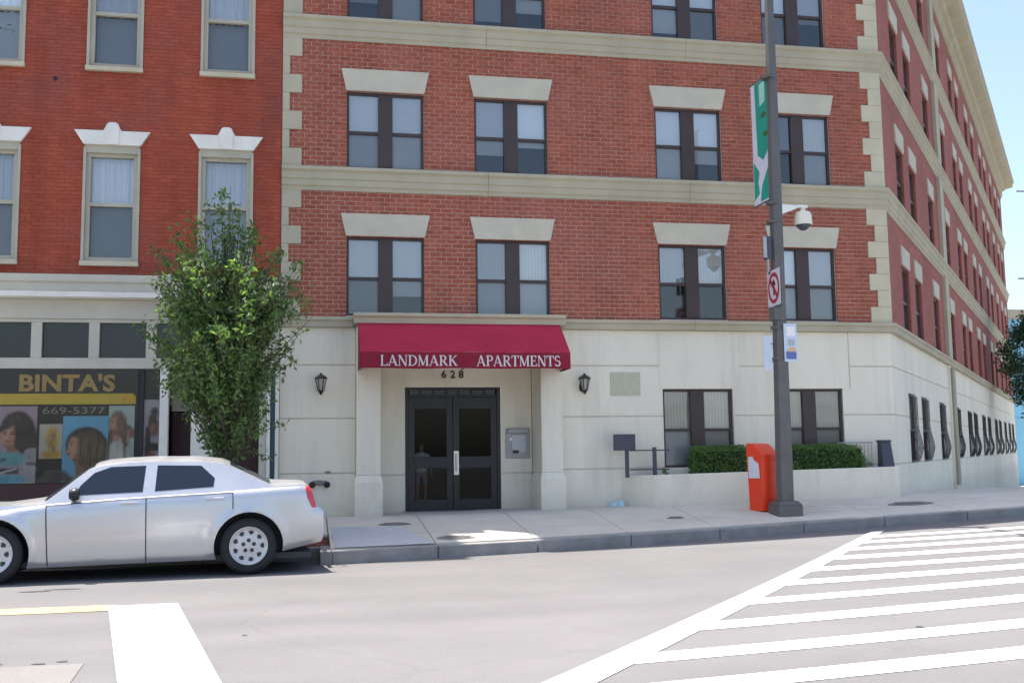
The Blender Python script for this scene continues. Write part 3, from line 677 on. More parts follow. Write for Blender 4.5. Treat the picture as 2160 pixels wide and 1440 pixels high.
# vertical stone strip on the side wall
for (a, b) in [(2.44, 4.71), (5.13, 7.50), (7.92, 10.26), (10.68, 13.02)]:
    m = MB(); m.box(SIDE, 9.3, 10.1, -.03, .09, a, b); m.build('side_pilaster', 'trim', B)
m = MB(); m.box(SIDE, 9.35, 9.75, -.03, .06, -1.4, 2.25); m.build('side_pilaster', 'stucco', B)
m = MB(); m.tube(LP(SIDE, 9.55, .12, -1.0), LP(SIDE, 9.55, .12, 2.2), .055, n=8); m.build('downpipe', 'trim', B)

# lintels
def lintel(fr, a, b, z, mat='lintel', h=.405, flare=.09):
    m = MB(); m.prism(fr, [(a - .01, z), (b + .01, z), (b + .01 + flare, z + h), (a - .01 - flare, z + h)], -.01, .035); m.build('lintel', mat, B)
for (a, b) in WX:
    for z in fl_s: lintel(FRONT, a, b, z + WH + .005)
for (a, b) in SWIN:
    for z in fl_s: lintel(SIDE, a, b, z + WH + .005, flare=.05)

# stucco panels with recessed joints
def panel(fr, polys, o=0.0, mat='stucco', name='wall_panel'):
    for p in polys:
        m = MB(); m.prism(fr, p, -.04, o); m.build(name, mat, B, bevel=.006)
def rc(a, b, c, d): return [(a, c), (b, c), (b, d), (a, d)]
G = .0125; ZA, ZB, ZC, ZT, ZL = -.29, .66, 1.595, 2.252, -1.4
panel(FRONT, [rc(-.498, .80, ZL, ZA - G), rc(-.498, .80, ZA + G, ZB - G), rc(-.498, .80, ZB + G, ZC - G), rc(-.498, .80, ZC + G, ZT)])
panel(FRONT, [rc(4.45, 6.46, ZL, ZA - G), rc(4.45, 6.46, ZA + G, ZB - G), [(4.45, ZB + G), (6.46, ZB + G), (6.46, 1.165), (6.40, 1.165), (6.40, ZC - G), (4.45, ZC - G)], rc(4.45, 6.40, ZC + G, ZT),
    rc(6.40, 8.0, 1.165, ZT), rc(7.84, 8.72, ZL, ZA - G), rc(6.46, 7.84, ZL, ZA - G), rc(7.84, 8.72, ZA + G, ZB - G), [(7.84, ZB + G), (8.72, ZB + G), (8.72, 1.165), (8.56, 1.165), (8.56, ZC - G), (8.0, ZC - G), (8.0, 1.165), (7.84, 1.165)],
    rc(8.0, 8.56, ZC + G, ZT), rc(8.56, 10.24, 1.165, ZT), rc(8.72, 10.09, ZL, ZA - G), rc(10.09, CX, ZL, ZA - G), rc(10.09, CX, ZA + G, ZB - G), [(10.09, ZB + G), (CX, ZB + G), (CX, ZC - G), (10.265, ZC - G), (10.265, 1.165), (10.09, 1.165)], rc(10.265, CX, ZC + G, ZT)])
edges = [0.0] + [x for w_ in SWIN for x in w_] + [SEND]
ps = []
for i in range(0, len(edges), 2):
    a, b = edges[i], edges[i + 1]
    ps += [rc(a, b, ZA + G, ZB - G), rc(a, b, ZB + G, ZC - G)]
    if i + 2 < len(edges): ps.append(rc(b, edges[i + 2], 1.165, ZC - G))
for a, b in zip([0, 9.35, 20.9, 31.9], [9.35, 20.9, 31.9, SEND]): ps += [rc(a, b, ZC + G, ZT), rc(a, b, -2.6, ZA - G)]
panel(SIDE, ps)

# entrance portal: side piers, ledge, recess
for (a, b) in ((.81, 1.22), (4.07, 4.46)):
    m = MB(); m.box(FRONT, a, b, -.5, .30, -.33, 2.25); m.build('portal_pier', 'stucco', B, bevel=.01)
    m = MB(); m.box(FRONT, a - .03, b + .035, -.45, .345, -1.4, -.45); c = MB()
    m.add([LP(FRONT, a - .03, .345, -.45), LP(FRONT, b + .035, .345, -.45), LP(FRONT, b + .035, -.45, -.45), LP(FRONT, a - .03, -.45, -.45), LP(FRONT, a, .302, -.33), LP(FRONT, b, .302, -.33), LP(FRONT, b, -.45, -.33), LP(FRONT, a, -.45, -.33)], [(0, 1, 5, 4), (1, 2, 6, 5), (3, 0, 4, 7), (2, 3, 7, 6)])
    m.build('pier_base', 'stucco', B)
m = MB(); m.box(FRONT, 1.225, 4.065, -.44, .29, 1.93, 2.24); m.build('portal_beam', 'stucco', B)
m = MB(); pr = [(-.03, 2.475), (.42, 2.475), (.43, 2.465), (.43, 2.42), (.385, 2.39), (.37, 2.30), (.31, 2.285), (-.03, 2.285)]
m.extr(FRONT, pr, .75, 4.535); m.build('portal_ledge', 'trim', B)
DOOR = (1.715, 3.475, -1.02, 1.235); RO = -.50
m = backing(FRONT, 1.22, 4.07, -1.4, 1.95, [DOOR], RO - .02, .14); m.build('recess_wall', 'groove', B)
panel(FRONT, [rc(1.225, DOOR[0], -1.4, -.36), rc(1.225, DOOR[0], -.335, 1.93), rc(DOOR[1], 4.065, -1.4, -.36), rc(DOOR[1], 4.065, -.335, 1.93), rc(DOOR[0], DOOR[1], DOOR[3], 1.93)], 0, name='wall_panel') if False else None
for p in [rc(1.225, DOOR[0], -1.4, -.36), rc(1.225, DOOR[0], -.335, 1.93), rc(DOOR[1], 4.065, -1.4, -.36), rc(DOOR[1], 4.065, -.335, 1.93), rc(DOOR[0], DOOR[1], DOOR[3], 1.93)]:
    m = MB(); m.prism(FRONT, p, RO - .017, RO); m.build('wall_panel', 'stucco', B, bevel=.006)
# door frame with a strip of small lights over two glazed leaves
fm = MB(); a, b, c, d = DOOR; O0, O1 = RO - .12, RO - .03
fm.box(FRONT, a, a + .06, O0, O1, c, d); fm.box(FRONT, b - .06, b, O0, O1, c, d); fm.box(FRONT, a + .06, b - .06, O0, O1, d - .045, d); fm.box(FRONT, a + .06, b - .06, O0, O1, 1.055, 1.10)
for i in range(1, 7):
    x = a + .06 + i * (b - a - .12) / 7; fm.box(FRONT, x - .022, x + .022, O0, O1 - .005, 1.10, d - .045)
df = fm.build('door_frame', 'black', B, bevel=.004)
for i in range(7):
    x0 = a + .06 + i * (b - a - .12) / 7 + .022; x1 = a + .06 + (i + 1) * (b - a - .12) / 7 - .022
    p = MB(); p.quad(LP(FRONT, x0, RO - .07, 1.10), LP(FRONT, x1, RO - .07, 1.10), LP(FRONT, x1, RO - .07, d - .045), LP(FRONT, x0, RO - .07, d - .045)); p.build('pane', 'shopglass', df)
MIDX = (a + b) / 2
for k, (x0, x1) in enumerate(((a + .062, MIDX - .004), (MIDX + .004, b - .062))):
    dm = MB(); z0, z1 = c + .02, 1.053; st = .115; oo = RO - .10; oi = RO - .05
    dm.box(FRONT, x0, x0 + st, oo, oi, z0, z1); dm.box(FRONT, x1 - st, x1, oo, oi, z0, z1); dm.box(FRONT, x0 + st, x1 - st, oo, oi, z0, z0 + .2); dm.box(FRONT, x0 + st, x1 - st, oo, oi, z1 - .21, z1); dm.box(FRONT, x0 + st, x1 - st, oo, oi, -.235, -.03)
    dr = dm.build('door', 'black', B, bevel=.004)
    for (q0, q1) in ((z0 + .2, -.235), (-.03, z1 - .21)):
        p = MB(); p.quad(LP(FRONT, x0 + st, RO - .075, q0), LP(FRONT, x1 - st, RO - .075, q0), LP(FRONT, x1 - st, RO - .075, q1), LP(FRONT, x0 + st, RO - .075, q1)); p.build('pane', 'doorglass', dr)
    if k == 1:
        h = MB(); hx = x0 + .055; h.box(FRONT, hx - .045, hx + .045, oi, oi + .012, -.36, .07); h.tube(LP(FRONT, hx, oi + .06, -.30), LP(FRONT, hx, oi + .06, .02), .014, n=8); h.tube(LP(FRONT, hx, oi, -.29), LP(FRONT, hx, oi + .06, -.29), .012, n=8); h.tube(LP(FRONT, hx, oi, .01), LP(FRONT, hx, oi + .06, .01), .012, n=8)
        h.lathe(LP(FRONT, hx + .02, oi + .012, -.20), (0, -1, 0), [(.03, 0), (.03, .03), (.0, .035)], 12)
        h.build('handle', 'steel', dr)
m = MB(); m.box(FRONT, a - .03, b + .03, RO - .14, RO + .22, -1.06, -1.0); m.build('door_sill', 'boxgrey', B)
# house number over the door
for ch, x0 in (('6', 2.38), ('2', 2.545), ('8', 2.70)):
    fit_text('house_number', ch, FRONT, x0, x0 + .095, 1.40, 1.545, RO + .001, 'digit', B, bold=.03, depth=.012)
# lobby behind the door
m = MB(); x0, x1, y0, y1, z0, z1 = 1.0, 4.3, 19.16, 26.5, -.93, 1.9
m.quad((x0, y0, z0), (x1, y0, z0), (x1, y1, z0), (x0, y1, z0)); m.build('lobby_floor', 'tile', B)
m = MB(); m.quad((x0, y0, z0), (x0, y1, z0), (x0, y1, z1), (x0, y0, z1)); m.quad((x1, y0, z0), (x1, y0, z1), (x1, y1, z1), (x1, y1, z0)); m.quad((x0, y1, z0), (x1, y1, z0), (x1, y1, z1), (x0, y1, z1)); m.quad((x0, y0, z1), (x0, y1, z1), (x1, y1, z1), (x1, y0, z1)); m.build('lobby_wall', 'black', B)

# ---- windows (built once per kind, copies share the meshes)
def win_meshes(w, h, mul):
    F = Matrix.Identity(4); m = MB(); e = .045; A, Bo = -.115, -.055
    m.box(F, 0, e, A, Bo, 0, h); m.box(F, w - e, w, A, Bo, 0, h); m.box(F, e, w - e, A, Bo, h - .05, h); m.box(F, e, w - e, A, Bo, 0, .045)
    bays = []
    if mul: m.box(F, w / 2 - .13, w / 2 + .13, A, Bo + .02, .045, h - .05); bays = [(e, w / 2 - .13), (w / 2 + .13, w - e)]
    else: bays = [(e, w - e)]
    hm = h * .475
    for (a, b) in bays: m.box(F, a, b, A + .01, Bo - .008, hm - .028, hm + .028)
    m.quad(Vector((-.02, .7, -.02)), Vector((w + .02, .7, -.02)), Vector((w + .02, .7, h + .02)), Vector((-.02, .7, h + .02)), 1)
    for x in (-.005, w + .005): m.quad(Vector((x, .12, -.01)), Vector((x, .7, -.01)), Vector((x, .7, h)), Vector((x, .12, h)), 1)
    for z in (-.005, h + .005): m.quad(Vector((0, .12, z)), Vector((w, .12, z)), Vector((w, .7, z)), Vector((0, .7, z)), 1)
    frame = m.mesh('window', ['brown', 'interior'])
    panes = []
    for (a, b) in bays:
        for (q0, q1, y, mat) in ((hm + .028, h - .05, .085, 'glass'), (.045, hm - .028, .10, 'screenglass')):
            p = MB(); p.quad(Vector((a, y, q0)), Vector((b, y, q0)), Vector((b, y, q1)), Vector((a, y, q1))); panes.append(p.mesh('pane', [mat]))
    blinds = []
    for (a, b) in bays:
        for (q0, q1, mat) in ((hm, h, 'blind'), (0, hm, 'screenblind')):
            p = MB(); nf = 10
            if mat == 'curtain': pass
            p.quad(Vector((a - .03, .128, q0)), Vector((b + .03, .128, q0)), Vector((b + .03, .128, q1)), Vector((a - .03, .128, q1))); blinds.append(p.mesh('blind', [mat]))
    return frame, panes, blinds
def place_window(ms, mw, raise_=(), curtain=False):
    fr, pn, bl = ms; o = put('window', fr, B, mw)
    for p in pn: put('pane', p, o, mw)
    for i, p in enumerate(bl):
        if i in raise_: continue
        hm_ = WH * .475; low = i % 2 == 1; k_ = random.choice([1, 1, 1, .75, .45, .2]) if low and not curtain else 1
        q = put('blind', p, o, mw @ Matrix.Translation((0, 0, hm_)) @ Matrix.Diagonal((1, 1, k_, 1)) @ Matrix.Translation((0, 0, -hm_)))
        if curtain: q.material_slots[0].link = 'OBJECT'; q.material_slots[0].material = MT['curtain'] if i % 2 == 0 else MT['screenblind']
wA = win_meshes(1.39, WH, True); wB = win_meshes(1.35, WH, True); wG = win_meshes(1.375, 1.455, True); wS = win_meshes(1.05, WH, False); wSg = win_meshes(1.05, 1.455, False)
for i, (a, b) in enumerate(WX):
    for j, z in enumerate(fl_s):
        place_window(wA if i < 2 else wB, FRONT @ Matrix.Translation((a, 0, z)), raise_={(2, 0): (1, 3), (3, 1): (0, 1)}.get((i, j), ()), curtain=(i, j) in ((1, 0), (3, 1), (2, 0)))
for (a, b, z0, z1) in gf: place_window(wG, FRONT @ Matrix.Translation((a, 0, z0)), curtain=True)
for (a, b) in SWIN:
    for z in fl_s: place_window(wS, SIDE @ Matrix.Translation((a, 0, z)), raise_=random.choice([(), (1,), (0, 1)]))
    place_window(wSg, SIDE @ Matrix.Translation((a, 0, -.29)), raise_=(0, 1))
# belly-shaped guards on the side windows
gm = MB(); prof = [(.03, 1.40), (.03, .80), (.045, .68), (.10, .42), (.112, .30), (.07, .13), (.03, .03)]
F = Matrix.Identity(4)
for i in range(6):
    x = .05 + i * .19; gm.path([LP(F, x, o, z) for o, z in prof], .009, 5)
for (o, z) in (prof[0], prof[2], prof[4], prof[6]): gm.tube(LP(F, .03, o, z), LP(F, 1.02, o, z), .013, n=5)
gme = gm.mesh('window_guard', ['black'])
for (a, b) in SWIN: put('window_guard', gme, B, SIDE @ Matrix.Translation((a, 0, -.29)))

# ------------------------------------------------------------------ shop building on the left
S = thing('shop_building', 'older red painted brick building with shopfront left of the corner block', 'building', (-3.5, 22, -1.0))
LX = [(-7.62, -6.69), (-5.75, -4.82), (-3.82, -2.89), (-1.92, -.99)]
LZ = [(3.35, 5.33), (6.77, 8.72), (9.9, 10.95)]; LTOP = 11.7
lh = [(a, b, z0, z1) for a, b in LX for z0, z1 in LZ]
backing(FRONT, -9.5, -.503, 2.9, 11.4, lh, -.006, .22).build('mortar_wall', 'oldmortar', S)
bricks(FRONT, -9.5, -.51, 3.0, 11.38, lh, (.205, .068), .006, 0.0, S, 'oldbrick', reach=lambda p: p[0] > -5.2 and 3.1 < p[1] < 8.3)
m = MB(); m.extr(FRONT, [(-.03, 11.39), (.05, 11.39), (.12, 11.5), (.22, 11.6), (.30, 11.65), (.30, 11.8), (-.03, 11.8)], -9.5, -.505); m.build('roof_cornice', 'whitepaint', S)
m = MB(); m.box(FRONT, -9.5, -2.3, -12, .02, 11.8, 16.2); m.build('shade_block', 'oldbrick', S)  # added unseen block: shades the kerb, the gap beside it lets sun through
m = MB(); m.extr(FRONT, [(-.1, 16.2), (.1, 16.2), (.2, 16.4), (.45, 16.55), (.5, 16.7), (.5, 17.0), (-.1, 17.0)], -9.5, -2.3); m.build('shade_block_cornice', 'whitepaint', S)  # added unseen overhang that carries the block's shadow out to the kerb
m = MB(); m.box(FRONT, -9.5, -2.3, -12, -.1, 16.2, 16.9); m.build('shade_block_roof', 'roofing', S)  # closes the top of the added block
m = MB(); m.add([(-9.5, 18.5, 11.7), (-.51, 18.5, 11.7), (-.51, 40, 11.7), (-9.5, 40, 11.7)], [(0, 1, 2, 3)]); m.quad((-9.5, 18.5, -1.5), (-9.5, 18.5, 11.7), (-9.5, 40, 11.7), (-9.5, 40, -1.5)); m.build('roof', 'roofing', S)
def shop_window(a, b, z0, z1):
    w = MB(); w.box(FRONT, a, a + .045, -.16, .03, z0, z1); w.box(FRONT, b - .045, b, -.16, .03, z0, z1); w.box(FRONT, a + .045, b - .045, -.16, .02, z1 - .09, z1)
    w.box(FRONT, a + .045, a + .115, -.16, -.04, z0, z1 - .09); w.box(FRONT, b - .115, b - .045, -.16, -.04, z0, z1 - .09); w.box(FRONT, a + .115, b - .115, -.16, -.04, z1 - .15, z1 - .09); w.box(FRONT, a + .115, b - .115, -.16, -.05, z0, z0 + .08)
    zm = z0 + (z1 - z0) * .505; w.box(FRONT, a + .115, b - .115, -.15, -.055, zm - .03, zm + .03)
    w.quad(LP(FRONT, a, -.5, z0), LP(FRONT, b, -.5, z0), LP(FRONT, b, -.5, z1), LP(FRONT, a, -.5, z1), 1)
    o = w.build('window', ['tanpaint', 'interior'], S)
    for (q0, q1, oo, mt) in ((zm + .03, z1 - .15, -.10, 'glass'), (z0 + .08, zm - .03, -.12, 'screenglass')):
        p = MB(); p.quad(LP(FRONT, a + .115, oo, q0), LP(FRONT, b - .115, oo, q0), LP(FRONT, b - .115, oo, q1), LP(FRONT, a + .115, oo, q1)); p.build('pane', mt, o)
    # curtain with soft folds
    cu = MB(); n = 24; vs = []
    for i in range(n + 1):
        x = a + .1 + (b - a - .2) * i / n; y = -.24 + .02 * sin(i * 1.7) + .012 * sin(i * .6 + a)
        vs += [LP(FRONT, x, y, zm - .0), LP(FRONT, x, y, z1)]
    cu.add(vs, [(2 * i, 2 * i + 2, 2 * i + 3, 2 * i + 1) for i in range(n)]); cu.build('curtain', 'blind', o)
    cu = MB(); cu.quad(LP(FRONT, a + .1, -.26, z0), LP(FRONT, b - .1, -.26, z0), LP(FRONT, b - .1, -.26, zm), LP(FRONT, a + .1, -.26, zm)); cu.build('blind', 'screenblind', o)
    m = MB(); m.box(FRONT, a - .01, b + .01, -.05, .075, z0 - .085, z0 - .002); m.build('sill', 'quoin', S, bevel=.006)
    c = (a + b) / 2
    m = MB(); t = z1 + .045; m.prism(FRONT, [(a - .0, t), (b + .0, t), (b + .16, t + .25), (c + .15, t + .25), (c + .115, t + .31), (c + .09, t + .375), (c + .045, t + .40), (c - .045, t + .40), (c - .09, t + .375), (c - .115, t + .31), (c - .15, t + .25), (a - .16, t + .25)], -.01, .06); m.build('lintel', 'whitepaint', S, bevel=.006)
    m = MB(); m.prism(FRONT, [(c - .10, t + .0), (c + .10, t + .0), (c + .12, t + .29), (c + .06, t + .375), (c - .06, t + .375), (c - .12, t + .29)], .055, .085); m.build('keystone', 'whitepaint', S, bevel=.006)
    m = MB(); m.box(FRONT, a + .02, b - .02, -.1, .015, z1 - .0, t); m.build('lintel_soffit', 'tanpaint', S)
for a, b in LX:
    for z0, z1 in LZ: shop_window(a, b, z0, z1)
m = MB(); m.lathe(LP(FRONT, -4.32, -.01, 6.52), (0, -1, 0), [(.035, 0), (.035, .03), (.0, .035)], 10); m.build('anchor_bolt', 'black', S)
m = MB(); m.quad((-9.5, 40, -1.5), (-.51, 40, -1.5), (-.51, 40, 11.7), (-9.5, 40, 11.7)); m.build('rear_wall', 'oldbrick', S)
m = MB(); m.box(FRONT, -.53, -.47, -.06, -.022, -1.3, 11.3); m.build('joint_filler', 'oldmortar', S)
# shop cornice, transoms, beam
m = MB(); m.extr(FRONT, [(-.1, 3.08), (.26, 3.08), (.28, 3.06), (.28, 2.96), (.24, 2.93), (.235, 2.80), (.19, 2.77), (.19, 2.68), (.08, 2.665), (.06, 2.60), (.06, 2.36), (-.1, 2.36)], -9.5, -.506); m.build('shop_cornice', 'greypaint', S)
m = MB(); m.extr(FRONT, [(.236, 2.795), (.275, 2.79), (.275, 2.70), (.191, 2.685)], -9.5, -.506); m.build('cornice_bead', 'whitepaint', S)
TX = [-5.44, -4.47, -3.56, -2.64, -1.72, -.78]
fm = MB(); fm.box(FRONT, -9.5, -.51, -.1, .03, 2.30, 2.359); fm.box(FRONT, -9.5, -.51, -.1, .05, 1.52, 1.70)
for x in [-9.2, -8.2, -7.3, -6.4] + TX: fm.box(FRONT, x - .085, x + .085, -.1, .025, 1.70, 2.30)
fm.box(FRONT, -.694, -.511, -.1, .02, 1.701, 2.299)
fo = fm.build('transom_frame', 'greypaint', S, bevel=.005)
for x, x2 in zip(([-9.2, -8.2, -7.3, -6.4] + TX)[:-1], ([-9.2, -8.2, -7.3, -6.4] + TX)[1:]):
    p = MB(); p.quad(LP(FRONT, x + .085, -.05, 1.70), LP(FRONT, x2 - .085, -.05, 1.70), LP(FRONT, x2 - .085, -.05, 2.30), LP(FRONT, x + .085, -.05, 2.30)); p.build('transom_pane', 'darkglass', fo)
# shopfront: black framed show window, recessed doorway, painted posts
m = MB(); m.box(FRONT, -9.5, -2.82, -.08, -.02, -.38, 1.515); m.build('show_window', 'black', S)
m = MB(); m.quad(LP(FRONT, -9.4, .04, -.37), LP(FRONT, -2.83, .04, -.37), LP(FRONT, -2.83, .04, 1.51), LP(FRONT, -9.4, .04, 1.51)); m.build('show_pane', 'tintglass', S)
m = MB(); m.quad(LP(FRONT, -2.735, .005, -.37), LP(FRONT, -2.50, .005, -.37), LP(FRONT, -2.50, .005, 1.51), LP(FRONT, -2.735, .005, 1.51)); m.build('show_pane', 'tintglass', S)
m = MB(); m.box(FRONT, -9.5, -2.49, -.08, .03, -1.4, -.385); m.build('stall_riser', 'maroon', S)
m = MB(); m.box(FRONT, -2.82, -2.74, -.10, .02, -.38, 1.515); m.build('window_stile', 'black', S)
m = MB(); m.box(FRONT, -2.74, -2.49, -.16, -.12, -.38, 1.1); m.box(FRONT, -2.74, -2.49, -.16, -.08, 1.1, 1.515); m.build('return_window', 'black', S)
m = MB(); m.box(FRONT, -2.48, -2.34, -.1, .05, -1.3, 1.518); m.build('shop_post', 'whitepaint', S, bevel=.008)
m = MB(); m.box(FRONT, -2.335, -1.98, -.5, -.45, -1.3, .80); m.build('shop_door', 'maroon', S)
m = MB(); m.box(FRONT, -2.335, -1.98, -.5, -.42, .82, 1.5); m.build('door_transom', 'greypaint', S)
m = MB(); m.box(FRONT, -1.97, -1.62, -.45, .0, -1.3, 1.515); m.build('shop_post', 'whitepaint', S, bevel=.008)
m = MB(); m.box(FRONT, -1.61, -.78, -.3, -.25, -1.3, 1.515); m.build('side_door', 'maroon', S)
m = MB(); m.box(FRONT, -.84, -.72, -.28, .03, -1.3, 1.516); m.build('shop_post', 'greypaint', S)
m = MB(); m.box(FRONT, -.715, -.655, -.2, .06, -1.3, 1.516); m.build('white_strip', 'whitepaint', S)
m = MB(); m.box(FRONT, -.652, -.572, -.2, .045, -1.3, 1.516); m.build('teal_pilaster', 'tealpost', S)
m = MB(); m.box(FRONT, -.57, -.507, -.2, .06, -1.3, 1.516); m.build('white_strip', 'whitepaint', S)
m = MB(); m.quad(LP(FRONT, -2.5, -.6, -1.3), LP(FRONT, -.5, -.6, -1.3), LP(FRONT, -.5, -.6, 1.6), LP(FRONT, -2.5, -.6, 1.6)); m.build('porch_wall', 'interior', S)

# sign and posters in the show window: flat prints stuck to the glass
def ell(cx, cz, rx, rz, n=18, a0=0, a1=2 * PI, rot=0):
    out = []
    for i in range(n):
        a = a0 + (a1 - a0) * i / (n if a1 - a0 > 6.28 else n - 1); x, z = rx * cos(a), rz * sin(a)
        out.append((cx + x * cos(rot) - z * sin(rot), cz + x * sin(rot) + z * cos(rot)))
    return out
SG = thing('shop_sign', 'black fascia sign reading BINTA\'S over a yellow band', 'sign', (-4, 18.5, 1.3))
m = MB(); m.box(FRONT, -6.3, -2.83, -.018, .012, .91, 1.505); m.build('sign_board', 'black', SG)
m = MB(); m.prism(FRONT, [(-6.3, .925), (-2.87, .925), (-2.87, 1.06), (-2.92, 1.105), (-6.3, 1.105)], .013, .018); m.build('yellow_band', 'dullyellow', SG)
m = MB(); m.prism(FRONT, rc(-3.1, -2.88, .93, 1.06), .0185, .021); m.build('band_end', 'yellow', SG)
fit_text('sign_lettering', "BINTA'S", FRONT, -4.71, -3.20, 1.135, 1.435, .018, 'gold', SG, bold=.035, spacing=1.02, depth=.012)
def printmat():
    m, nt, b = newmat('poster_print'); a = N(nt, 'ShaderNodeVertexColor'); a.layer_name = 'print'; nt.links.new(a.outputs[0], b.inputs['Base Color']); b.inputs['Roughness'].default_value = 0.5; return m
MT['print'] = printmat()
def E_(cx, cz, rx, rz, rot=0):
    c_, s_ = cos(rot), sin(rot); k = min(rx, rz)
    def f(x, z):
        dx, dz = x - cx, z - cz; u, v = (dx * c_ + dz * s_) / rx, (-dx * s_ + dz * c_) / rz
        return (math.sqrt(u * u + v * v) - 1) * k
    return f
def C_(x0, z0, x1, z1, r0, r1=None):
    r1 = r0 if r1 is None else r1; dx, dz = x1 - x0, z1 - z0; dd = dx * dx + dz * dz
    def f(x, z):
        t = min(1, max(0, ((x - x0) * dx + (z - z0) * dz) / dd)); return math.hypot(x - x0 - dx * t, z - z0 - dz * t) - r0 - (r1 - r0) * t
    return f
SK, SK2, HR, HR2, HR3 = (.40, .22, .155), (.25, .125, .085), (.028, .022, .027), (.115, .088, .045), (.15, .105, .08)
def face(cx, cz, k, dx=0.0):
    """soft lit face: shaded side, brows, eyes, nose shadow, lips, chin"""
    return [(SK, E_(cx, cz, .115 * k, .165 * k), .02 * k, 0), ((.50, .30, .22), E_(cx - .035 * k, cz + .01 * k, .06 * k, .10 * k), .06 * k, 0), (SK2, E_(cx + .10 * k, cz - .02 * k, .04 * k, .15 * k), .05 * k, 0),
            (HR, C_(cx - .085 * k + dx, cz + .045 * k, cx - .03 * k + dx, cz + .05 * k, .006 * k), .008 * k, 0), (HR, C_(cx + .02 * k + dx, cz + .05 * k, cx + .07 * k + dx, cz + .045 * k, .006 * k), .008 * k, 0),
            (HR, E_(cx - .055 * k + dx, cz + .018 * k, .021 * k, .011 * k), .010 * k, 0), (HR, E_(cx + .045 * k + dx, cz + .018 * k, .021 * k, .011 * k), .010 * k, 0),
            (SK2, C_(cx + .008 * k + dx, cz + .01 * k, cx + .012 * k + dx, cz - .05 * k, .006 * k), .018 * k, 0), ((.30, .075, .07), E_(cx - .005 * k + dx, cz - .092 * k, .038 * k, .014 * k), .010 * k, 0), (SK2, E_(cx, cz - .155 * k, .06 * k, .02 * k), .03 * k, 0)]
def poster(label, sheet, bg, layers, step=.0125):
    x0, x1, z0, z1 = sheet; nx_, nz_ = int((x1 - x0) / step) + 1, int((z1 - z0) / step) + 1; vs = []; cols = []
    from mathutils import noise
    for j in range(nz_ + 1):
        for i in range(nx_ + 1):
            x = x0 + (x1 - x0) * i / nx_; z = z0 + (z1 - z0) * j / nz_; vs.append(LP(FRONT, x, -.012, z))
            k = .85 + .3 * j / nz_ + .12 * noise.noise(Vector((x * 6, z * 6, 1.7))); c = [bg[0] * k, bg[1] * k, bg[2] * k]
            wx, wz = x + .012 * noise.noise(Vector((x * 14, z * 14, 4))), z + .012 * noise.noise(Vector((x * 14, z * 14, 9)))
            for (lc, f, soft, hair) in layers:
                d = f(wx, wz)
                if d > soft: continue
                a = min(1, max(0, (soft - d) / (2 * soft))); a = a * a * (3 - 2 * a); sh = 1.0 + .22 * noise.noise(Vector((x * 5, z * 5, lc[0] * 40)))
                if hair: sh *= 1 + hair * noise.noise(Vector((x * 60, z * 6 + .6 * sin(x * 9), 3.3)))
                c = [c[q] * (1 - a) + lc[q] * sh * a for q in range(3)]
            cols.append((max(c[0], 0), max(c[1], 0), max(c[2], 0), 1))
    w = nx_ + 1; m = MB(); m.add(vs, [(j * w + i, j * w + i + 1, (j + 1) * w + i + 1, (j + 1) * w + i) for j in range(nz_) for i in range(nx_)])
    me = m.mesh('poster', ['print']); at = me.color_attributes.new('print', 'FLOAT_COLOR', 'POINT'); at.data.foreach_set('color', [q for c in cols for q in c])
    return tag(put('poster', me), label, 'poster', 'hair posters in the shop window')
poster('lilac poster of a dark haired smiling woman at the left edge of the shop window', (-5.6, -4.42, -.37, .90), (.33, .26, .33),
    [(HR, E_(-4.72, .50, .27, .32), .03, .9), (HR, E_(-4.56, .33, .17, .27), .04, .9), (SK2, C_(-4.82, .26, -4.80, .08, .065), .02, 0)] + face(-4.85, .42, 1.12) + [(HR, C_(-4.98, .52, -4.80, .64, .05, .06), .03, .9), (HR, C_(-4.72, .62, -4.70, .25, .05, .05), .03, .9),
    ((.30, .30, .34), C_(-4.48, .06, -4.42, -.34, .15, .15), .02, .15), ((.12, .11, .13), C_(-4.55, -.04, -4.36, -.07, .022), .02, 0), (SK2, C_(-4.38, -.10, -4.28, -.34, .035), .015, 0), ((.13, .33, .36), C_(-5.6, .05, -4.72, .03, .10, .11), .03, .2), ((.05, .09, .10), E_(-4.93, .02, .05, .03), .02, 0), ((.02, .02, .022), C_(-5.6, -.15, -4.72, -.17, .045), .02, 0), ((.07, .27, .36), C_(-5.6, -.36, -4.66, -.30, .09, .08), .02, .3), ((.4, .45, .45), C_(-5.2, -.26, -4.72, -.13, .012), .012, 0)])
poster('small cream poster of a blonde woman under the phone number', (-4.38, -4.02, .03, .60), (.42, .40, .34), [((.42, .30, .06), E_(-4.18, .36, .10, .20), .03, .7)] + face(-4.19, .40, .42) + [((.45, .29, .04), C_(-4.25, .10, -4.10, .09, .06), .02, .2), ((.30, .16, .06), C_(-4.2, .3, -4.15, .16, .03), .02, 0)])
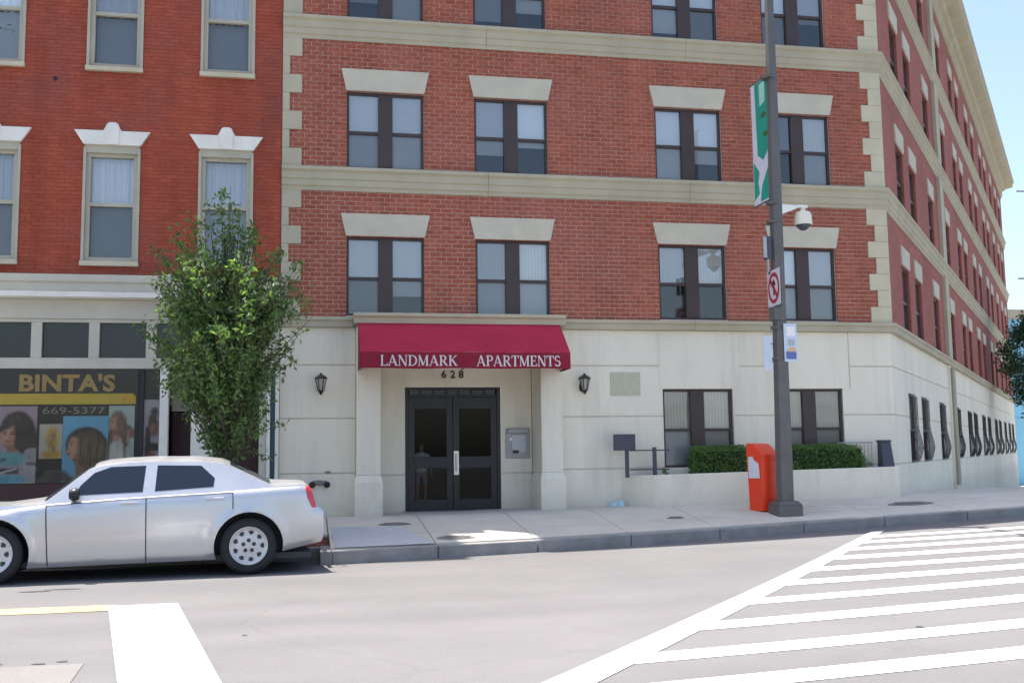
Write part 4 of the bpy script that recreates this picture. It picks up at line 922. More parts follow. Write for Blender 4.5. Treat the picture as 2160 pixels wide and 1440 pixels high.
poster('sky blue poster of a long haired woman in profile', (-4.015, -3.30, -.37, .73), (.12, .36, .55),
    [(HR, E_(-3.64, .24, .33, .31), .025, .9), (HR2, E_(-3.56, .06, .25, .42), .04, .9), (HR2, C_(-3.58, .0, -3.55, -.36, .2, .24), .05, .9), (SK, E_(-3.83, .22, .095, .17), .02, 0), ((.46, .27, .19), E_(-3.86, .2, .05, .12), .05, 0), (SK, C_(-3.895, .20, -3.945, .135, .014, .02), .012, 0), (SK, E_(-3.87, .06, .05, .045), .015, 0), (SK2, C_(-3.77, .06, -3.70, -.3, .055, .07), .03, 0), (HR, C_(-3.90, .295, -3.84, .30, .007), .008, 0), (HR, E_(-3.88, .255, .018, .010), .008, 0), ((.28, .08, .07), E_(-3.91, .105, .024, .012), .008, 0), (SK2, C_(-3.76, .32, -3.76, .1, .02), .03, 0), (HR2, C_(-3.73, .42, -3.70, -.05, .04, .05), .03, .9), ((.03, .035, .03), C_(-4.0, -.25, -3.88, -.36, .08), .04, 0)])
poster('pale mint poster of a woman with windblown long hair', (-3.295, -2.885, -.37, .90), (.36, .47, .46),
    [(HR3, E_(-3.15, .60, .14, .22), .03, .9), (HR3, E_(-3.0, .50, .19, .075, -.75), .03, .9), (HR3, C_(-3.26, .45, -3.29, -.1, .05, .06), .03, .9), (HR3, C_(-3.04, .42, -3.00, -.12, .05, .06), .03, .9), (SK2, C_(-3.17, .46, -3.16, .36, .045), .02, 0), ((.50, .50, .47), C_(-3.16, .22, -3.16, -.2, .10, .12), .03, .15), (SK, E_(-3.165, .36, .06, .05), .02, 0)] + face(-3.19, .60, .72) + [(HR3, C_(-3.14, .76, -3.09, .40, .03, .035), .03, .9), (SK, C_(-2.97, .48, -2.98, .30, .028), .015, 0), ((.38, .47, .44), C_(-2.95, .18, -2.96, -.3, .06, .08), .03, .2)])
poster('narrow poster of a dark skinned woman beside the white post', (-2.735, -2.495, -.37, 1.0), (.33, .30, .36), [(HR, E_(-2.585, .60, .08, .20), .03, .9), (HR, C_(-2.66, .5, -2.67, -.1, .045), .02, .9), (HR, E_(-2.56, .80, .06, .07), .03, .9)] + [((a[0] * .62, a[1] * .5, a[2] * .5), f, so_, h) for a, f, so_, h in face(-2.575, .50, .52)] + [((.02, .02, .022), C_(-2.62, .2, -2.54, .2, .07), .03, 0), ((.22, .065, .055), C_(-2.6, .06, -2.58, -.16, .06, .07), .03, .2), ((.5, .5, .5), C_(-2.66, -.28, -2.6, -.36, .06), .03, 0)])
PH = thing('phone_number', 'pale 669-5377 phone lettering on black between the posters', 'lettering', (-4, 18.5, .8))
m = MB(); m.prism(FRONT, rc(-4.415, -3.30, .74, .905), -.018, -.014); m.build('strip', 'black', PH)
fit_text('digits', '669-5377', FRONT, -4.34, -3.36, .77, .88, -.013, 'dimletter', PH, bold=-.004, depth=.003)

# ------------------------------------------------------------------ awning with serif lettering
A = thing('awning', 'maroon canvas awning lettered LANDMARK APARTMENTS over the entrance', 'awning', (2.63, 18.1, 1.4))
ax0, ax1 = .83, 4.43
def AP(x, y, z): return Vector((x, y, z))
m = MB(); n = 24; YT, ZT_, YF, ZF, ZV = 18.19, 2.335, 17.42, 1.725, 1.45
vs = []
for j in range(5):
    t = j / 4
    for i in range(n + 1):
        u = i / n; sag = -.018 * sin(PI * t) * (1 - .6 * math.exp(-((u * 2 % 1 - .5) ** 2) * 30)) + .004 * sin(u * 31 + j)
        vs.append((ax0 + (ax1 - ax0) * u, YT + (YF - YT) * t, ZT_ + (ZF - ZT_) * t + sag))
w = n + 1
m.add(vs, [(j * w + i, j * w + i + 1, (j + 1) * w + i + 1, (j + 1) * w + i) for j in range(4) for i in range(n)])
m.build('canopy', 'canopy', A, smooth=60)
m = MB(); vs = []
for j in range(4):
    for i in range(n + 1):
        u = i / n; vs.append((ax0 + (ax1 - ax0) * u, YF - .012 * (j / 3) * sin(u * 22), ZF + (ZV - ZF) * j / 3 + (.006 * sin(u * 17) if j == 3 else 0)))
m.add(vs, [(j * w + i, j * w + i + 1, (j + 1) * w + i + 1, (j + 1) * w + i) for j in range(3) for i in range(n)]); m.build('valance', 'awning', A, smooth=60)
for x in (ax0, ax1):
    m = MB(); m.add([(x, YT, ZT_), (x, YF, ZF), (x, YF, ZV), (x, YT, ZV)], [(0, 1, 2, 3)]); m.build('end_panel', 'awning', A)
m = MB()
for x in (ax0 + .04, 2.63, ax1 - .04):
    m.tube((x, YT, ZT_ - .08), (x, YF + .04, ZF - .08), .012, n=6); m.tube((x, YF + .04, ZV + .04), (x, YT, ZV + .04), .012, n=6); m.tube((x, YF + .04, ZF - .08), (x, YF + .04, ZV + .04), .012, n=6)
m.tube((ax0 + .04, YF + .04, ZV + .04), (ax1 - .04, YF + .04, ZV + .04), .012, n=6); m.build('awning_frame', 'boxgrey', A)
def serif(ch):
    t, T = .085, .19; L = []
    def seg(x0, y0, x1, y1, w): L.append((x0, y0, x1, y1, w))
    def foot(x, y, h=.15): seg(x - h, y, x + h, y, t * .8)
    def arc(cx, cy, rx, ry, a0, a1, w0, w1, n=9):
        for i in range(n):
            p, q = a0 + (a1 - a0) * i / n, a0 + (a1 - a0) * (i + 1) / n; wm = w0 + (w1 - w0) * sin(PI * (i + .5) / n)
            seg(cx + rx * cos(p), cy + ry * sin(p), cx + rx * cos(q), cy + ry * sin(q), wm)
    b, u = .04, .96
    if ch == 'L': seg(.2, 0, .2, 1, T); foot(.2, u); seg(.05, b, .68, b, t); seg(.66, 0, .68, .26, t); W_ = .74
    elif ch == 'A': seg(.1, 0, .44, 1, t); seg(.42, 1, .78, 0, T); seg(.2, .33, .66, .33, t); foot(.1, b, .11); foot(.78, b, .14); W_ = .92
    elif ch == 'N': seg(.16, 0, .16, 1, t); seg(.16, 1, .76, 0, T); seg(.78, 0, .78, 1, t); foot(.16, b, .12); foot(.78, u, .12); seg(.02, u, .2, u, t * .8); W_ = .94
    elif ch == 'D': seg(.2, 0, .2, 1, T); seg(.04, u, .42, u, t); seg(.04, b, .42, b, t); arc(.40, .5, .40, .46, -PI / 2, PI / 2, t, T); W_ = .92
    elif ch == 'M': seg(.14, 0, .16, 1, t); seg(.16, 1, .52, .05, T); seg(.52, .05, .86, 1, t); seg(.88, 0, .88, 1, T); foot(.14, b, .11); foot(.88, b, .14); seg(.02, u, .18, u, t * .8); seg(.86, u, 1.02, u, t * .8); W_ = 1.08
    elif ch in 'RP':
        seg(.2, 0, .2, 1, T); foot(.2, b); seg(.04, u, .42, u, t); arc(.40, .73, .24, .23, -PI / 2, PI / 2, t, T); seg(.2, .5, .42, .5, t); W_ = .74
        if ch == 'R': seg(.40, .5, .74, .04, T); seg(.7, b, .86, b, t * .8); W_ = .88
    elif ch == 'K': seg(.2, 0, .2, 1, T); foot(.2, b); foot(.2, u); seg(.2, .42, .72, u, t); seg(.38, .58, .76, .04, T); foot(.76, b, .12); foot(.72, u, .11); W_ = .92
    elif ch == 'T': seg(.38, 0, .38, 1, T); foot(.38, b); seg(.04, u, .72, u, t); seg(.06, 1, .05, .74, t); seg(.70, 1, .71, .74, t); W_ = .78
    elif ch == 'E': seg(.2, 0, .2, 1, T); seg(.04, u, .62, u, t); seg(.04, b, .66, b, t); seg(.2, .52, .52, .52, t); seg(.60, 1, .61, .76, t); seg(.64, 0, .66, .26, t); seg(.52, .42, .52, .62, t * .8); W_ = .74
    elif ch == 'S': arc(.34, .74, .24, .22, .3, PI * 1.5, t, T * .8); arc(.34, .28, .25, .24, PI / 2, -PI * .9, t * 1.2, T * .95); W_ = .66
    return L, W_
def serif_word(word, x0, x1, z0, z1, y, parent):
    ls = [serif(c) for c in word]; tot = sum(w for _, w in ls); k = (x1 - x0) / tot; hh = z1 - z0; m = MB(); cx = 0
    for (L, wd) in ls:
        for i, (a, b_, c, d, ww) in enumerate(L):
            p = Vector(((cx + a) * k, b_ * hh)); q = Vector(((cx + c) * k, d * hh)); dd = (q - p).normalized(); nn = Vector((-dd.y, dd.x)) * ww * .5 * hh * .8
            o_ = .0004 * (i % 5)
            P = [p - nn, q - nn, q + nn, p + nn]
            m.add([(x0 + e.x, y - o_, z0 + e.y) for e in P], [(0, 1, 2, 3)])
        cx += wd
    return m.build('lettering', 'letter', parent)
serif_word('LANDMARK', 1.155, 2.465, 1.492, 1.672, YF - .016, A)
serif_word('APARTMENTS', 2.785, 4.25, 1.488, 1.672, YF - .016, A)

# ------------------------------------------------------------------ wall fixtures
def lantern(x, label):
    t = thing('wall_lantern', label, 'wall lamp', (x, 18.5, 1.2), 'black lanterns beside the entrance')
    c = Vector((x, 18.31, 0)); 
    m = MB(); m.prism(FRONT, ell(x, 1.20, .055, .09, 12), 0, .02); m.path([(x, 18.49, 1.17), (x, 18.42, 1.10), (x, 18.33, 1.10), (x, 18.31, 1.14)], .012, 6); m.build('bracket', 'black', t)
    m = MB(); m.lathe((x, 18.31, 0), (0, 0, 1), [(.0, 1.06), (.018, 1.07), (.03, 1.10), (.05, 1.125), (.05, 1.14)], 6); m.lathe((x, 18.31, 0), (0, 0, 1), [(.115, 1.335), (.115, 1.35), (.075, 1.39), (.03, 1.41), (.022, 1.43), (.0, 1.445)], 6)
    for i in range(6):
        a = 2 * PI * i / 6 + .0; m.tube((x + .05 * cos(a), 18.31 + .05 * sin(a), 1.135), (x + .095 * cos(a), 18.31 + .095 * sin(a), 1.338), .008, n=5)
    cg = m.build('cage', 'black', t)
    m = MB(); m.lathe((x, 18.31, 0), (0, 0, 1), [(.044, 1.14), (.088, 1.335)], 6); m.build('glass', 'lampglass', t)
lantern(.20, 'black wall lantern between the tree and the entrance')
lantern(4.91, 'black wall lantern between the awning and the pale plaque')
t = thing('intercom_box', 'grey metal intercom box on the wall right of the entrance door', 'intercom', (3.79, 19.0, .2))
m = MB(); m.box(FRONT, 3.565, 4.02, RO, RO + .03, -.075, .475); m.build('back_plate', 'boxgrey', t, bevel=.01)
m = MB(); m.prism(FRONT, [(3.60, .38), (3.985, .38), (3.985, .435), (3.94, .465), (3.64, .465), (3.60, .435)], RO + .03, RO + .09); m.build('hood', 'boxgrey', t, bevel=.008)
m = MB(); m.box(FRONT, 3.68, 3.94, RO + .03, RO + .045, .03, .35); pn_ = m.build('panel', 'signgrey', t)
m = MB(); m.box(FRONT, 3.69, 3.80, RO + .03, RO + .07, .02, .07); m.build('handset_rest', 'black', t)
m = MB(); m.lathe(LP(FRONT, 3.665, RO + .03, .27), (0, -1, 0), [(.03, 0), (.03, .012), (.0, .018)], 12); m.build('button', 'steel', t)
t = MB(); t.box(FRONT, 5.45, 6.02, 0, .02, 1.05, 1.475); o = t.build('wall_plaque', 'plaque', bevel=.006); tag(o, 'pale yellowish blank plaque on the stucco right of the awning', 'plaque')
t = thing('fire_connection', 'twin dark fire hose inlets low on the wall behind the car', 'fire hydrant', (.19, 18.5, -.45))
m = MB(); m.prism(FRONT, ell(.19, -.45, .09, .05, 16), 0, .012); m.build('wall_flange', 'iron', t)
for sx in (-1, 1):
    m = MB(); d = Vector((sx * .45, -1, -.45)); m.tube(Vector((.19 + sx * .085, 18.5, -.44)), Vector((.19 + sx * .085, 18.5, -.44)) + d * .07, .04, n=12); ii = m.build('inlet', 'iron', t, smooth=40)
    m = MB(); p = Vector((.19 + sx * .085, 18.5, -.44)) + d * .07; m.lathe(p, d, [(.055, 0), (.055, .04), (.04, .05), (.0, .055)], 12); m.build('cap', 'maroon' if sx < 0 else 'black', ii, smooth=40)
m = MB(); m.prism(FRONT, rc(.28, .38, -.285, -.25), 0, .012); m.build('tag_plate', 'iron', t)

# ------------------------------------------------------------------ planter, hedges, little sign, railings
PL = thing('planter', 'low cream stucco planter wall along the corner facade', 'planter', (8.3, 18.1, -.7))
def pz(x): return -.415 + (x - 5.62) * .0165
def wall_seg(p, q, th, name):
    m = MB(); d = Vector((q[0] - p[0], q[1] - p[1])).normalized(); nn = Vector((-d.y, d.x)) * th
    m.hexa([(p[0], p[1], -1.5), (q[0], q[1], -1.5), (q[0] + nn.x, q[1] + nn.y, -1.5), (p[0] + nn.x, p[1] + nn.y, -1.5), (p[0], p[1], pz(p[0])), (q[0], q[1], pz(q[0])), (q[0] + nn.x, q[1] + nn.y, pz(q[0])), (p[0] + nn.x, p[1] + nn.y, pz(p[0]))]); m.build(name, 'stucco', PL, bevel=.012)
wall_seg((6.04, 17.93), (10.85, 17.93), .12, 'front_wall')
wall_seg((5.63, 18.495), (6.035, 17.935), .12, 'end_wall')
wall_seg((10.855, 17.93), (11.16, 18.46), .10, 'end_wall')
m = MB(); m.add([(5.75, 18.49, -.45), (6.1, 18.05, -.45), (10.85, 18.05, -.39), (11.05, 18.49, -.39)], [(0, 1, 2, 3)]); m.build('soil', 'soil', PL)
def leaves(m, c, rx, ry, rz, n, size, fn=None, mi=0):
    for _ in range(n):
        while True:
            p = Vector((random.uniform(-1, 1), random.uniform(-1, 1), random.uniform(-1, 1)))
            if fn is None or fn(p): break
        q = Vector((c[0] + p.x * rx, c[1] + p.y * ry, c[2] + p.z * rz)); leaf(m, q, size * random.uniform(.7, 1.3), None, mi)
def leaf(m, q, s, nrm=None, mi=0):
    a = Vector((random.gauss(0, 1), random.gauss(0, 1), random.gauss(0, .8))).normalized()
    if nrm is not None: a = (a + nrm * .8).normalized()
    t = a.orthogonal().normalized(); ang = random.uniform(0, 2 * PI); t = (Matrix.Rotation(ang, 3, a) @ t); b = a.cross(t)
    m.add([q - t * s, q + b * s * .42 + a * s * .12, q + t * s * 1.1, q - b * s * .42 + a * s * .12], [(0, 1, 2), (0, 2, 3)], mi)
def hedge(x0, x1, y0, y1, z0, z1, label):
    t = thing('hedge', label, 'hedge', ((x0 + x1) / 2, (y0 + y1) / 2, z0), 'clipped hedges in the planter')
    cx, cy, cz = (x0 + x1) / 2, (y0 + y1) / 2, (z0 + z1) / 2; rx, ry, rz = (x1 - x0) / 2, (y1 - y0) / 2, (z1 - z0) / 2
    m = MB(); F = Matrix.Identity(4); m.box(F, x0 + .09, x1 - .09, -(y1 - .08), -(y0 + .08), z0, z1 - .10); m.build('twigs', 'hedgecore', t)
    l = MB()
    def shell(p):
        e = (abs(p.x) ** 5 + abs(p.y) ** 3 + max(p.z, 0) ** 4) ** .25
        lump = .09 * sin(p.x * rx * 8 + p.z * 4 + cx) + .07 * sin(p.x * rx * 15 + p.y * 6) + random.gauss(0, .03)
        return .78 + lump < e < 1.0 + lump
    leaves(l, (cx, cy, cz), rx * 1.02, ry * 1.02, rz * 1.04, int(5200 * (x1 - x0)), .021, shell)
    l.build('foliage', 'hedgeleaf', t)['kind'] = 'stuff'
hedge(6.86, 7.96, 18.0, 18.44, -.42, .10, 'clipped green hedge left of the orange box')
hedge(8.70, 10.27, 18.0, 18.44, -.41, .10, 'longer clipped green hedge right of the lamp post')
def sprig(x, y, z, h, label):
    m = MB(); leaves(m, (x, y, z + h / 2), h * .45, h * .35, h / 2, 90, .018, lambda p: abs(p.x) < 1.05 - (p.z + 1) / 2 and p.length < 1.2)
    m.tube((x, y, z), (x, y, z + h * .7), .006, n=5); tag(m.build('small_shrub', 'hedgeleaf'), label, 'shrub', 'small shrubs in the planter')
sprig(10.36, 18.15, -.41, .24, 'small dark shrub between the hedge and the slate box')
sprig(6.32, 18.12, -.42, .16, 'tiny dark shrub under the ground floor window left of the hedge')
t = thing('small_sign', 'slate grey blank board on a post at the planter end', 'sign', (5.65, 18.2, -.42))
m = MB(); m.box(FRONT, 5.39, 5.80, .30, .33, .035, .33); m.build('board', 'slate', t, bevel=.006)
m = MB(); m.box(FRONT, 5.62, 5.68, .24, .298, -.45, .30); m.build('post', 'slate', t)
t = thing('railing', 'short dark metal railing between the small sign and window', 'railing', (5.95, 18.2, -.42))
for x in (6.16,): 
    m = MB(); m.box(FRONT, x - .03, x + .03, .28, .34, -.44, .09); m.build('post', 'slate', t)
for z in (.035, -.31):
    m = MB(); m.box(FRONT, 5.69, 6.44, .295, .325, z - .012, z + .012); m.build('rail', 'slate', t)
t = thing('railing', 'pale thin railing between the right hedge and slate box', 'railing', (10.2, 18.3, -.40))
for z in (.13, -.28):
    m = MB(); m.box(FRONT, 9.88, 10.60, .10, .12, z - .01, z + .01); m.build('rail', 'boxgrey', t)
for i in range(10):
    m = MB(); x = 9.90 + i * .075; m.tube(LP(FRONT, x, .11, -.40), LP(FRONT, x, .11, .13), .006, n=5); m.build('baluster', 'boxgrey', t)
t = thing('utility_box', 'dark slate tapered box standing on the planter corner', 'box', (10.7, 18.2, -.33))
m = MB(); m.hexa([(10.59, 18.02, -.345), (10.83, 18.02, -.345), (10.83, 18.22, -.345), (10.59, 18.22, -.345), (10.585, 18.06, .13), (10.79, 18.06, .13), (10.79, 18.20, .13), (10.585, 18.20, .13)]); m.build('cabinet', 'slate', t, bevel=.008)
m = MB(); m.box(Matrix.Identity(4), 10.57, 10.80, -18.215, -18.045, .131, .17); m.build('lid', 'slate', t, bevel=.012)
m = MB(); random.seed(3); 
for i in range(9):
    a = 2 * PI * i / 9
for k in range(3): m.lathe((5.42 + .07 * k, 18.36 + .03 * (k % 2), -.965), (0, 0, 1), [(.09, 0), (.085, .03), (.06, .06 + .02 * k), (.0, .08 + .02 * k)], 9)
tag(m.build('plastic_bag', 'litter', smooth=20), 'crumpled pale blue plastic bag at the wall foot by the planter', 'litter')

# ------------------------------------------------------------------ lamp post and what hangs on it
PX, PY = 7.87, 16.52; PZ = zs(PX, PY)
t = thing('lamp_post', 'tall tapered grey steel lamp post at the kerb', 'lamp post', (PX, PY, PZ))
m = MB(); F = Matrix.Identity(4); m.box(F, PX - .215, PX + .215, -(PY + .215), -(PY - .215), PZ - .03, PZ + .16)
m.hexa([(PX - .215, PY - .215, PZ + .161), (PX + .215, PY - .215, PZ + .161), (PX + .215, PY + .215, PZ + .161), (PX - .215, PY + .215, PZ + .161), (PX - .165, PY - .165, PZ + .23), (PX + .165, PY - .165, PZ + .23), (PX + .165, PY + .165, PZ + .23), (PX - .165, PY + .165, PZ + .23)]); m.build('base', 'pole', t, bevel=.012)
for i in range(4):
    a = PI / 4 + i * PI / 2; m = MB(); m.lathe((PX + .25 * cos(a), PY + .25 * sin(a), PZ + .16), (0, 0, 1), [(.025, 0), (.025, .03), (.0, .04)], 6); m.build('bolt', 'pole', t)
m = MB(); m.lathe((PX, PY, PZ), (.009, 0, 1), [(.150, .2), (.147, 1.2), (.122, 3.4), (.112, 6.0), (.088, 8.2), (.075, 9.5)], 8); m.build('shaft', 'pole', t, smooth=30)
m = MB(); m.lathe((PX, PY, 0), (0, 0, 1), [(.118, 2.20), (.15, 2.21), (.15, 2.43), (.118, 2.44)], 8); m.build('collar', 'pole', t, smooth=30)
for z in (3.92, 3.03, 6.5, 4.25, 2.08, 1.55):
    m = MB(); m.lathe((PX, PY, 0), (0, 0, 1), [(.115, z - .02), (.128, z - .02), (.128, z + .02), (.115, z + .02)], 12); m.build('strap', 'pole', t)
m = MB(); m.path([(PX, PY, 8.38), (PX - .15, PY - .5, 8.62), (PX - .3, PY - 1.3, 8.7)], .04, 8); m.lathe((PX - .33, PY - 1.5, 8.66), (0, 0, 1), [(.0, -.05), (.12, -.03), (.16, .02), (.10, .09), (.0, .12)], 12); m.build('lamp_head', 'pole', t, smooth=40)
def rotframe(p, ang): return Matrix.Translation(p) @ Matrix.Rotation(ang, 4, 'Z')
# banner: cloth on two arms, turned nearly edge on
t = thing('banner', 'narrow green and white cloth banner on the lamp post', 'banner', (PX, PY, 5.4))
bf = rotframe((PX + .03, PY, 0), rad(-88))
BW0, BW1, BZ0, BZ1 = -.74, -.10, 4.36, 6.60
def cloth(name, poly, o, mat):
    m = MB(); m.prism(bf, poly, o - .002, o + .002); m.build(name, mat, t)
m = MB(); n = 10; vs = []
cloth('cloth', rc(BW0, BW1, BZ0, BZ1), 0, 'bannerwhite')
def bu(f, g): return (BW0 + (BW1 - BW0) * f, BZ0 + (BZ1 - BZ0) * g)
for oo in (.004,):
    cloth('green_panel', [bu(.24, .99), bu(.98, .99), bu(.98, .42), bu(.62, .34), bu(.30, .40)], oo, 'teal')
    cloth('green_panel', [bu(.98, .02), bu(.38, .02), bu(.50, .14), bu(.98, .30)], oo, 'teal')
    cloth('green_panel', [bu(.03, .05), bu(.34, .09), bu(.27, .18), bu(.36, .26), bu(.04, .36)], oo, 'teal')
    cloth('pale_print', [bu(.52, .96), bu(.86, .97), bu(.84, .80), bu(.54, .78)], oo + .004, 'aqua')
    cloth('leaf_print', ell(*bu(.72, .70), .10, .05, 8), oo + .004, 'hedgeleaf')
    cloth('leaf_print', ell(*bu(.80, .54), .09, .045, 8), oo + .004, 'hedgeleaf')
m = MB()
for z in (BZ0, BZ1): m.tube(LP(bf, -.08, 0, z), LP(bf, BW0 - .04, 0, z), .014, n=6)
m.build('banner_arm', 'pole', t)
# camera
t = thing('security_camera', 'cream dome security camera on a white arm from the lamp post', 'camera', (PX + .15, PY, 4.1))
m = MB(); m.add([(7.98, 16.44, 4.05), (7.98, 16.60, 4.05), (7.98, 16.60, 4.23), (7.98, 16.44, 4.23), (8.30, 16.48, 4.17), (8.30, 16.56, 4.17), (8.30, 16.56, 4.225), (8.30, 16.48, 4.225)], [(3, 2, 1, 0), (4, 5, 6, 7), (0, 1, 5, 4), (1, 2, 6, 5), (2, 3, 7, 6), (3, 0, 4, 7)])
m.box(Matrix.Identity(4), 8.30, 8.50, -16.56, -16.48, 4.185, 4.235); m.build('arm', 'white', t, bevel=.01)
m = MB(); m.lathe((8.42, 16.52, 0), (0, 0, 1), [(.150, 3.885), (.153, 3.91), (.145, 4.06), (.12, 4.11), (.06, 4.13), (.03, 4.19)], 24); m.build('housing', 'cream', t, smooth=40)
m = MB(); m.lathe((8.42, 16.52, 0), (0, 0, 1), [(.0, 3.79), (.045, 3.797), (.085, 3.825), (.11, 3.86), (.14, 3.884)], 20); m.build('dome', 'slate', t, smooth=40)
# boxed signal seen from behind
t = thing('signal_box', 'narrow grey box and plate strapped to the post under the camera', 'sign', (7.72, PY, 3.46))
m = MB(); m.box(Matrix.Identity(4), 7.70, 7.79, -16.62, -16.46, 3.27, 3.66); m.build('housing', 'slate', t, bevel=.01)
m = MB(); m.box(rotframe((7.665, 16.44, 0), rad(20)), -.045, .03, -.012, .0, 3.28, 3.645); m.build('plate', 'signgrey', t)
m = MB(); m.box(Matrix.Identity(4), 7.715, 7.745, -16.54, -16.50, 3.04, 3.265); m.build('conduit', 'signgrey', t)
# prohibition sign, turned away
t = thing('no_parking_sign', 'white sign with red ring and slash on the post', 'sign', (7.8, 16.40, 2.74))
nf = rotframe((7.745, 16.36, 2.745), rad(-95))
m = MB(); m.box(nf, -.30, .30, -.004, .0, -.31, .31); m.build('plate', 'paper', t, bevel=.003)
m = MB(); n = 28
ring = [LP(nf, .265 * cos(2 * PI * i / n), .003, .265 * sin(2 * PI * i / n)) for i in range(n)] + [LP(nf, .20 * cos(2 * PI * i / n), .003, .20 * sin(2 * PI * i / n)) for i in range(n)]
m.add(ring, [(i, (i + 1) % n, (i + 1) % n + n, i + n) for i in range(n)]); m.build('red_ring', 'red_sign', t)
m = MB(); m.prism(nf, [(-.17, .12), (-.12, .17), (.17, -.12), (.12, -.17)], .004, .007); m.build('red_slash', 'red_sign', t)
m = MB(); m.prism(nf, [(-.03, -.13), (.03, -.13), (.03, .04), (.10, .04), (0, .16), (-.10, .04), (-.03, .04)], .0005, .0025); m.build('arrow', 'black', t)
# bus stop plate
t = thing('bus_stop_sign', 'white and blue bus stop plate right of the post', 'sign', (8.02, 16.40, 1.81))
sf = rotframe((8.02, 16.38, 0), rad(12))
m = MB(); m.box(sf, -.135, .135, -.004, .0, 1.49, 2.14); m.build('plate', 'paleblue', t, bevel=.003)
m = MB(); m.prism(sf, rc(-.105, .11, 1.535, 1.66), .001, .003); m.build('blue_band', 'blue_sign', t)
m = MB(); m.prism(sf, [(-.09, 1.662), (.10, 1.662), (.08, 1.73), (.02, 1.745), (-.05, 1.72)], .001, .003); m.build('peach_print', 'orange_sign', t)
m = MB(); m.prism(sf, rc(-.06, .09, 1.765, 1.87), .001, .003); m.build('grey_print', 'signgrey', t)
m = MB(); m.prism(sf, rc(-.08, .09, 1.93, 2.09), .001, .003); m.build('white_print', 'white', t)
m = MB(); m.tube((7.93, 16.44, 1.62), (8.0, 16.40, 1.62), .01, n=6); m.tube((7.93, 16.44, 2.02), (8.0, 16.40, 2.02), .01, n=6); m.build('bracket', 'pole', t)
t = thing('back_of_sign', 'plain pale blue back of a plate left of the post', 'sign', (7.66, 16.5, 1.65))
m = MB(); m.box(rotframe((7.72, 16.48, 0), rad(-28)), -.13, .0, -.004, .0, 1.36, 1.94); m.build('plate', 'paleblue', t)
m = MB(); m.tube((7.70, 16.49, 1.5), (7.80, 16.52, 1.5), .01, n=6); m.tube((7.70, 16.49, 1.8), (7.80, 16.52, 1.8), .01, n=6); m.build('bracket', 'pole', t)

# ------------------------------------------------------------------ newspaper box
nx, ny = 7.72, 17.0; nz = zs(nx, ny)
t = thing('newspaper_box', 'bright orange red newspaper box beside the lamp post', 'newspaper box', (nx, ny, nz))
nb = rotframe((nx, ny, nz), rad(20)) @ Matrix.Diagonal((.93, .93, 1.0, 1))
def ring_at(z, wf, wb, d0, d1, bul):
    pts = []; n = 10
    for i in range(n + 1):
        u = -1 + 2 * i / n; pts.append((u * wf, d0 + bul * (1 - u * u), z))
    pts += [(wb, -d1, z), (-wb, -d1, z)]
    return pts
m = MB(); rings = []
for z, k in ((.0, .90), (.03, .93), (.5, .965), (.92, 1.0)):
    rings.append(ring_at(z, .215 * k, .215 * k, .17 * k, .20 * k, .055))
top = [(p[0], p[1], .92 + (0.23 if p[1] < -.1 else 0.0)) for p in rings[-1]]
n = len(rings[0]); vs = []
for r in rings: vs += [LP(nb, s, o, z) for s, o, z in r]
fs = []
for j in range(len(rings) - 1):
    for i in range(n): fs.append((j * n + i, j * n + (i + 1) % n, (j + 1) * n + (i + 1) % n, (j + 1) * n + i))
fs.append(tuple(range(n - 1, -1, -1))); m.add(vs, fs); m.build('body', 'news', t, smooth=35)
m = MB(); vs = [LP(nb, s * 1.03, o * 1.03, .92) for s, o, z in rings[-1]] + [LP(nb, s * 1.03, o * 1.03, .955) for s, o, z in rings[-1]]
tp = []
for s, o, z in rings[-1]: tp.append(LP(nb, s * (1.0 if o < -.1 else .96), (o if o < -.1 else -.05), 1.15 if o < -.1 else 1.13))
vs += tp; fs = [tuple(range(n - 1, -1, -1))]
for j in range(2):
    for i in range(n): fs.append((j * n + i, j * n + (i + 1) % n, (j + 1) * n + (i + 1) % n, (j + 1) * n + i))
fs.append(tuple(2 * n + i for i in range(n))); m.add(vs, fs); m.build('hood', 'news', t, smooth=35)
m = MB(); sd = -.2175
m.add([LP(nb, sd, .12, .55), LP(nb, sd, -.17, .55), LP(nb, sd, -.17, 1.0), LP(nb, sd, -.08, 1.0), LP(nb, sd, -.02, .86), LP(nb, sd, .10, .80)], [(0, 1, 2, 3, 4, 5)]); m.build('side_label', 'paper', t)
m = MB(); m.prism(nb, rc(-.12, .12, .60, .84), .226, .232); 
m = MB(); m.tube(LP(nb, -.09, .25, .885), LP(nb, .09, .25, .885), .012, n=6); m.build('handle', 'news', t)

# ------------------------------------------------------------------ street tree
TXc, TYc = -1.16, 16.05
T = thing('street_tree', 'young leafy pear tree at the kerb behind the silver car', 'tree', (TXc, TYc, -1.2))
random.seed(11)
tr = MB(); tz = zs(TXc, TYc)
pts = [Vector((TXc, TYc, tz - .05)), Vector((TXc + .02, TYc, -.5)), Vector((TXc - .01, TYc + .01, .2)), Vector((TXc - .02, TYc, 1.2)), Vector((TXc - .06, TYc, 2.4)), Vector((TXc - .12, TYc, 3.4))]
for (a, b), (r0, r1) in zip(zip(pts[:-1], pts[1:]), [(.085, .075), (.075, .068), (.068, .05), (.05, .03), (.03, .012)]): tr.tube(a, b, r0, r1, 8)
def hw(z, side):
    L = [(-.25, .20), (.08, .32), (.5, .55), (.9, .85), (1.5, 1.12), (2.2, 1.27), (2.7, 1.12), (3.05, .92), (3.4, .70), (3.7, .50), (4.05, .10)] if side < 0 else [(-.25, .22), (.03, .50), (.5, .75), (.9, .85), (1.5, 1.1), (2.1, 1.34), (2.6, 1.30), (2.95, 1.08), (3.2, .66), (3.6, .40), (4.05, .02)]
    return lin(z, L)
lf = MB(); twigs = []
